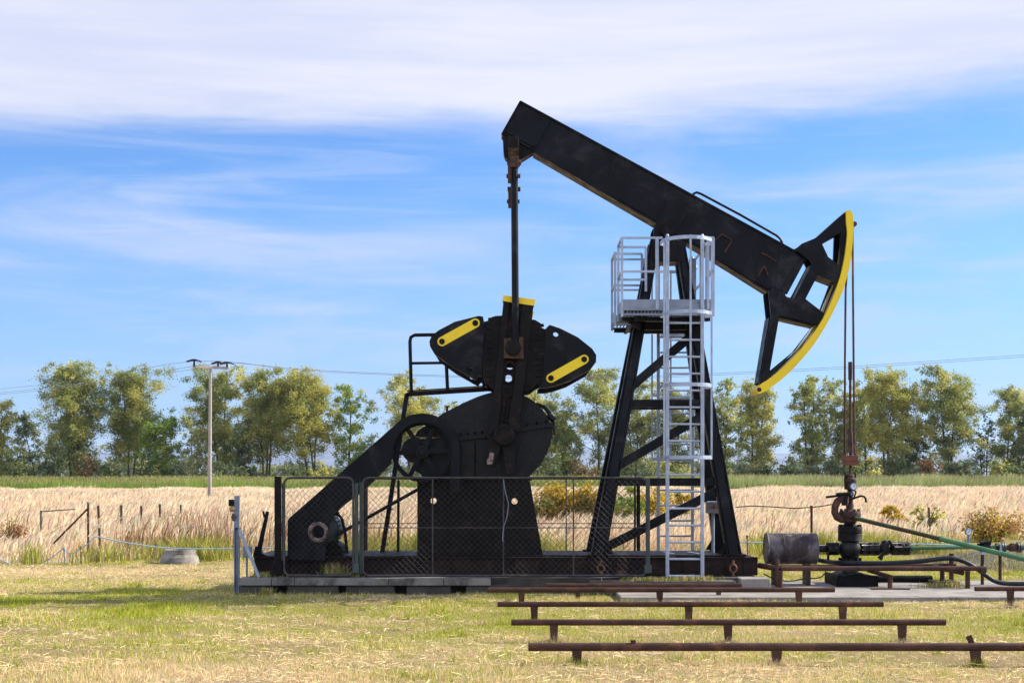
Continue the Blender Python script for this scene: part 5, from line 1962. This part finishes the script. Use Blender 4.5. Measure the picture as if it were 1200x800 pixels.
# steel barrel lying beside the well
YT = 21.95
tk = thing('drum', 'stained grey steel barrel lying on its side left of the well head', 'barrel', (X_(926, YT), YT, 0.36))
b = MB()
hlathe(b, [(0, 898.0), (17.2, 898.0), (18.3, 897.2), (18.6, 897.8), (18.2, 899), (18.2, 915), (18.45, 916), (18.2, 917), (18.2, 936), (18.45, 937), (18.2, 938), (18.2, 954.5), (18.6, 955.5), (18.3, 956.2), (17.2, 955.4), (0, 955.4)], 642.5, YT, 44)
b.build('shell', 'tank', tk)
for px in (908, 945):
    b = MB()
    b.prism([(X_(px, YT) - 0.03, 0.05), (X_(px, YT) + 0.03, 0.05), (X_(px, YT) + 0.03, zz(659, YT)), (X_(px, YT) - 0.03, zz(659, YT))], YT - 0.16, YT + 0.16)
    b.build('cradle', 'rust', tk, 0.004)

# low pipe frame in front of the well
YP = 21.2
zp = lambda py: W(0, py, YP).z
pf2 = thing('pipe_barrier', 'low frame of thick rusty pipe on short legs in front of the well head', 'pipe frame', (X_(1030, YP), YP, 0.06))
b = MB()
b.tube(W(915, 665.8, YP), W(1150, 665.8, YP), 0.038, n=14)
b.tube(W(1148.5, 667.3, YP), W(1155, 667.3, YP), 0.055, n=14)
b.build('front_pipe', 'rust', pf2)
b = MB()
b.tube(W(889, 662, 21.5), W(916, 667, YP + 0.05), 0.042, n=12)
b.tube(W(1018, 668, 21.7), W(1044, 675.5, YP), 0.032, n=12)
b.tube(W(1095, 664, 21.9), W(1128, 671, YP + 0.02), 0.036, n=12)
b.tube(W(905, 664, 22.5), W(1120, 662, 22.5), 0.034, n=12)
b.build('cross_pipe', 'rust', pf2)
for (px, py0, py1, Y, r) in ((910.8, 655, 668, YP, 0.032), (914.5, 668, 689, YP, 0.034), (1043, 674, 690.5, YP, 0.036), (1134, 669, 690.5, YP, 0.036), (1104.3, 664, 686, 22.0, 0.036), (1115, 648, 664, 22.5, 0.038)):
    b = MB()
    b.tube((X_(px, Y), Y, W(0, py1, Y).z), (X_(px, Y), Y, W(0, py0, Y).z), r, n=14)
    if py1 < 670:
        b.tube((X_(px, Y), Y, 0.05), (X_(px, Y), Y, W(0, py1, Y).z), r, n=14)
    b.build('leg', 'rust', pf2)
b = MB()
b.box(X_(1091, 22), X_(1119, 22), 21.75, 22.2, 0.064, 0.115)
b.build('base_plate', 'black_rust', pf2, 0.006)
b = MB()
b.tube((X_(1021, 22.3), 22.3, 0.12), (X_(1092, 22.3), 22.3, 0.12), 0.055, n=14)
tag(b.build('drain_pipe', 'soot'), 'dark oily pipe lying on the concrete behind the pipe frame', 'pipe')
b = MB()
b.beam(W(1021, 691, 20.95), W(1066, 691, 20.95), 0.05, 0.06)
tag(b.build('steel_bar', 'rust'), 'short rusty bar lying on the concrete right of the oily well block', 'bar')
b = MB()
hp = [(956, 655, 22.2), (968, 657.5, 22.15), (985, 659, 21.75), (1010, 659.6, 21.55), (1045, 659.3, 21.5), (1080, 657, 21.5), (1098, 654.8, 21.5), (1112, 653.8, 21.5), (1124, 655.5, 21.5), (1135, 660, 21.5), (1145, 666, 21.5), (1155, 673.5, 21.5), (1165, 680, 21.5), (1178, 683.2, 21.5), (1200, 683.6, 21.5), (1240, 683.2, 21.5)]
pts = [W(a, c_, d) for a, c_, d in hp]
pts = [Vector(p) for p in dens_([tuple(q) for q in [(p.x, p.z) for p in pts]], 4)] if False else pts
sm = []
for i in range(len(pts) - 1):
    p0, p1, p2, p3 = pts[max(i - 1, 0)], pts[i], pts[i + 1], pts[min(i + 2, len(pts) - 1)]
    for k in range(4):
        t = k / 4
        sm.append(0.5 * (2 * p1 + (p2 - p0) * t + (2 * p0 - 5 * p1 + 4 * p2 - p3) * t * t + (3 * p1 - p0 - 3 * p2 + p3) * t ** 3))
b.pipe(sm + [pts[-1]], 0.036, 12)
tag(b.build('hose', 'rubber'), 'thick black hose curving over the pipe frame and down along the concrete', 'hose')
b = MB()
b.pipe([W(*p, 21.4) for p in ((895, 672), (905, 677), (920, 680.5), (932, 680), (945, 677), (955, 677.3), (962, 676), (967, 671), (968, 667.5))], 0.010, 6)
tag(b.build('cable', 'rubber'), 'thin black cable looping under the left end of the pipe frame', 'cable')

# ------------------------------------------------------------------ low pipe racks in the grass
def rack(label, px0, px1, pyc, r_px, legs, pyb, wtop, base_z=None):
    Y = CAM_H * FPX / (pyb - HZ)
    t = thing('pipe_rail', label, 'pipe rail', (X_((px0 + px1) / 2, Y), Y, 0), 'low rusty pipe rails on short legs')
    r = r_px * Y / FPX
    zc = W(0, pyc, Y).z
    x0, x1 = X_(px0, Y), X_(px1, Y)
    b = MB()
    b.lathe([(r * 0.86, x0 + 0.05), (r * 0.86, x0), (r, x0), (r, x1), (r * 0.86, x1), (r * 0.86, x1 - 0.05)], (0, Y, zc), (1, 0, 0), 22)
    b.lathe([(0, x0 + 0.05), (r * .86, x0 + 0.05)], (0, Y, zc), (1, 0, 0), 22)
    b.lathe([(0, x1 - 0.05), (r * .86, x1 - 0.05)], (0, Y, zc), (1, 0, 0), 22)
    b.build('pipe', 'rust', t)
    for lx in legs:
        x = X_(lx, Y)
        w = wtop * Y / FPX
        zb_ = -0.08 if base_z is None else base_z
        b = MB()
        b.beam((x, Y, zc - r * 0.75), (x + 0.003, Y, zb_), w, 0.07, w * 0.68, 0.055)
        b.build('leg', 'rust', t, 0.006)
    return t


r1 = rack('nearest and longest low rusty pipe rail, with a bent flat iron leaning at one leg', 619, 1262, 757.6, 4.8, (676, 910, 1143), 779, 11.5)
Y1 = CAM_H * FPX / (779 - HZ)
b = MB()
b.beam(W(1135, 744.5, Y1 + 0.06), W(1151, 783, Y1 + 0.06), 0.055, 0.012)
b.box(X_(739, Y1), X_(745, Y1), Y1 - 0.015, Y1 + 0.015, W(0, 753, Y1).z, W(0, 749.5, Y1).z)
b.build('flat_iron', 'rust', r1)
rack('second low rusty pipe rail counting from the front', 599, 1108, 728.8, 3.7, (649, 853, 1057), 752.5, 9.8)
rack('third low rusty pipe rail counting from the front', 583, 1035, 707.6, 3.2, (626, 807, 987.5), 730, 9.0)
rack('fourth low rusty pipe rail counting from the front, starting furthest left', 571.5, 978, 690.8, 2.9, (611, 773, 936), 709, 7.6)
rack('shortest low rusty pipe rail, right against the ladder footing', 640, 869, 685.3, 2.3, (677, 842), 702, 6.0)
rack('low rusty pipe rail on the concrete pad in front of the green pipe', 1142.5, 1280, 689.5, 2.8, (1184, 1262), 711.5, 7.5)

# ------------------------------------------------------------------ things in the grass on the left
b = MB()
Yc = 28.4
c = W(210.5, 0, Yc)
zt_ = W(0, 643.5, Yc).z
b.lathe([(0.26, -0.03), (0.385, -0.03), (0.385, 0.03), (0.365, 0.11), (0.315, zt_ - 0.09), (0.315, zt_ - 0.055), (0.308, zt_ - 0.05), (0.308, zt_), (0.25, zt_), (0.25, 0.0)], (c.x, Yc, 0), (0, 0, 1), 40)
tag(b.build('concrete_ring', 'concrete'), 'squat tapered concrete manhole ring on the grass', 'manhole ring')


def field_post(px, py0, py1, Y, wpx, label, mat='wood_dark', lean=0.0, group='posts of the field fence'):
    w = wpx * Y / FPX
    b = MB()
    a, c_ = W(px + lean, 0, Y), W(px, 0, Y)
    b.beam((a.x, Y, -0.1), (c_.x, Y, W(0, py0, Y).z), w, w * 0.9)
    return tag(b.build('fence_post', mat, None, 0.008), label, 'post', group)


t = thing('brace_post', 'rusty steel corner post with a slanting brace at the edge of the dry field', 'post', (X_(103.3, 30.0), 30.0, 0))
b = MB()
b.tube((X_(103.3, 30.0), 30.0, -0.1), (X_(103.3, 30.0), 30.0, W(0, 590, 30).z), 0.024, n=12)
b.build('post', 'rust', t)
b = MB()
b.tube((X_(103.3, 30.0), 30.0, W(0, 590.5, 30).z), (X_(103.3, 30.0), 30.0, W(0, 587.8, 30).z), 0.034, n=12)
b.build('cap', 'box_grey', t)
b = MB()
b.tube(W(102.6, 596, 30.0), W(62, 637, 30.0), 0.02, n=10)
b.build('brace', 'rust', t)
field_post(115.2, 592, 650, 31.0, 2.7, 'tall dark fence post right of the braced corner post, standing clear to its foot', lean=2.6)
field_post(142.2, 591.5, 640, 32.0, 2.6, 'dark post top above the dry grass, nearest to the clear tall post')
field_post(165.6, 592.3, 640, 33.0, 2.4, 'dark post top above the dry grass, second from the clear tall post')
field_post(187.4, 590, 640, 34.0, 2.4, 'dark post top above the dry grass left of the utility pole and over the ring')
field_post(211.8, 591, 640, 35.0, 2.0, 'thinnest dark post top above the dry grass near the utility pole')
field_post(951, 592, 640, 33, 2.6, 'short dark post in the dry grass just left of the well head', 'rust')
field_post(1088.2, 594, 640, 34, 2.3, 'leaning dark post in the dry grass right of the well head', lean=3.5)
t = thing('field_gate', 'thin greenish post and rail half sunk in the grass at the left', 'rail', (X_(48, 36), 36, 0))
b = MB()
b.tube((X_(48, 36), 36, -0.1), (X_(48, 36), 36, W(0, 598, 36).z), 0.024, n=10)
b.build('post', 'green_grey', t)
b = MB()
b.tube(W(48, 599, 36), W(88, 596.3, 36.0), 0.014, n=8)
b.build('rail', 'wood_dark', t)
b = MB()
b.pipe([W(*p, 33) for p in ((862, 594), (880, 592.5), (905, 593.5), (930, 595.3), (951, 594.2), (965, 592.5))] + [W(978, 590, 30)], 0.014, 6)
tag(b.build('cable', 'rubber'), 'dark cable strung over the dry field to the short post', 'cable')


def smooth3(pts, n=5):
    out = []
    for i in range(len(pts) - 1):
        p0, p1, p2, p3 = pts[max(i - 1, 0)], pts[i], pts[i + 1], pts[min(i + 2, len(pts) - 1)]
        for k in range(n):
            t = k / n
            out.append(0.5 * (2 * p1 + (p2 - p0) * t + (2 * p0 - 5 * p1 + 4 * p2 - p3) * t * t + (3 * p1 - p0 - 3 * p2 + p3) * t ** 3))
    return out + [pts[-1]]


b = MB()
Yr = 28.0
b.pipe(smooth3([W(*p, Yr) for p in ((-22, 645), (0, 655), (12, 660), (25, 662.8), (38, 662), (50, 658.2), (62, 652), (74, 642.5), (78, 646), (84, 648.3), (90, 646), (95, 641.5), (103, 637), (109, 630.5), (114, 628.6), (120, 629.5), (140, 634), (165, 638), (190, 641.2), (232, 642.8), (276, 642.3), (330, 641))]), 0.011, 8)
tag(b.build('rope', 'rope'), 'blue and white barrier rope sagging along the left edge of the field', 'rope')
b = MB()
b.pipe(smooth3([W(*p, 27.0) for p in ((848, 636), (880, 635.2), (920, 637), (975, 639.5), (1040, 638), (1090, 637.5), (1150, 640.5))]), 0.013, 8)
tag(b.build('rope', 'rope'), 'pale barrier rope behind the barrel and the well head', 'rope')
for px, py0, py1, label in ((75, 641.5, 664, 'small metal stake holding the low point of the barrier rope'), (94.2, 640, 662, 'small reddish stake between the rope stake and the braced post'), (875.5, 627, 655, 'small red-topped stake right of the A-frame')):
    b = MB()
    Yk = Yr if px < 500 else 27.0
    p = W(px, 0, Yk)
    b.tube((p.x + 0.02, Yk, -0.1), (p.x, Yk, W(0, py0, Yk).z), 0.012, n=8)
    b.tube((p.x, Yk, W(0, py0 + 3.5, Yk).z), (p.x, Yk, W(0, py0 - 0.3, Yk).z), 0.02, n=8)
    tag(b.build('stake', 'rust_red' if px > 80 else 'galv_dull'), label, 'stake')
b = MB()
c = W(727.5, 672, 20.95)
b.lathe([(0, -0.055), (0.05, -0.05), (0.075, -0.02), (0.07, 0.02), (0.04, 0.045), (0, 0.05)], (c.x, 20.97, 0.295), (0, 0, 1), 9)
tag(b.build('stone', 'rust_scrape'), 'fist-sized brown stone on the ledge left of the ladder', 'stone')

# ------------------------------------------------------------------ power line
YU = 86.0
up_ = thing('utility_pole', 'tall pale utility pole with a crossarm and dark insulator brackets', 'utility pole', (X_(245.5, YU), YU, 0))
b = MB()
b.tube((X_(245.5, YU), YU, -0.3), (X_(246.6, YU), YU, W(0, 431.5, YU).z), 0.125, 0.088, n=16)
b.build('pole', 'pole', up_)
b = MB()
A0, A1 = W(226.5, 429.3, YU - 0.6), W(267, 431.3, YU + 0.5)
b.beam(A0, A1, 0.16, 0.12)
b.build('crossarm', 'pole', up_, 0.01)
for px, py, yy, w in ((227.5, 422.4, YU - 0.58, 8.6), (255.5, 425.0, YU + 0.2, 7.5), (266, 425.3, YU + 0.46, 8.0)):
    b = MB()
    c = W(px, py, yy)
    b.tube((c.x, yy, c.z), (c.x, yy, W(0, 430, yy).z), 0.05, 0.065, n=10)
    hw = w * yy / FPX
    b.prism([(c.x - hw, c.z - 0.10), (c.x - hw, c.z - 0.02), (c.x - hw * 0.2, c.z + 0.09), (c.x + hw * 0.2, c.z + 0.09), (c.x + hw, c.z - 0.02), (c.x + hw, c.z - 0.10), (c.x + hw * 0.2, c.z - 0.01), (c.x - hw * 0.2, c.z - 0.01)], yy - 0.12, yy + 0.12)
    b.build('insulator_bracket', 'black', up_)
for i, (pts, label) in enumerate((
        ([(-80, 459, 130), (0, 455.5, 118), (110, 443, 100), (227.5, 423, YU - 0.58), (340, 431.5, YU), (460, 437.8, YU), (600, 441.5, YU), (740, 441.5, YU), (845, 437, YU), (1000, 429, YU), (1200, 415.5, YU), (1300, 408, YU)], 'upper strand of the power line on the left of the pole'),
        ([(-80, 464.5, 130), (0, 460, 118), (110, 447.5, 100), (255.5, 426, YU + 0.2), (340, 433.0, YU + 1), (460, 439.2, YU + 1), (600, 443, YU + 1), (740, 443, YU + 1), (845, 439.0, YU + 1), (1000, 431.2, YU + 1), (1200, 418, YU + 1), (1300, 410.5, YU + 1)], 'middle strand of the power line, meeting the pole right of its top'),
        ([(-80, 466.5, 132), (0, 462, 120), (110, 449.5, 102), (266, 426.4, YU + 0.46)], 'short strand of the power line leaving the pole only to the left'))):
    b = MB()
    b.pipe(smooth3([W(*p) for p in pts], 4), 0.0125, 5)
    tag(b.build('power_line', 'line'), label, 'cable')

# grass tufts and seedlings on the ledges
n = 2600
spots = [(306, 675, 0.12, 0.10), (392, 672, 0.16, 0.22), (400, 674, 0.25, 0.10), (352, 675, 0.3, 0.06), (755, 681, 0.35, 0.06), (815, 682, 0.3, 0.09), (770, 682, 0.4, 0.07), (312, 693, 0.1, 0.14), (1112, 690, 0.25, 0.12), (1095, 692, 0.3, 0.08), (560, 693, 0.5, 0.07), (690, 699, 0.5, 0.08)]
xs_, ys_, zs_, hs_ = [], [], [], []
for px, py, sp_r, hh_ in spots:
    k_n = n // len(spots)
    if py > 688 and px < 900:
        Y0, z0 = 20.62, -0.02
    elif px > 900:
        Y0, z0 = 21.35, 0.06
    elif px > 700:
        Y0, z0 = 20.72, 0.205
    else:
        Y0, z0 = 20.92, 0.235
    c = W(px, py, Y0)
    xs_.append(c.x + sp_r * 0.55 * RNG.standard_normal(k_n))
    ys_.append(Y0 + 0.03 * RNG.standard_normal(k_n))
    zs_.append(np.full(k_n, z0))
    hs_.append(hh_ * (0.3 + 0.8 * RNG.random(k_n)))
x, y, z, h = (np.concatenate(v) for v in (xs_, ys_, zs_, hs_))
col = np.where((RNG.random(len(x)) < 0.6)[:, None], GREEN * 0.9, STRAW * 0.8)
kind(blades('ledge_grass', x, y, z, h, 0.008 + 0 * x, jitter(col), 0.9, (0.0, 0), 2), 'stuff')
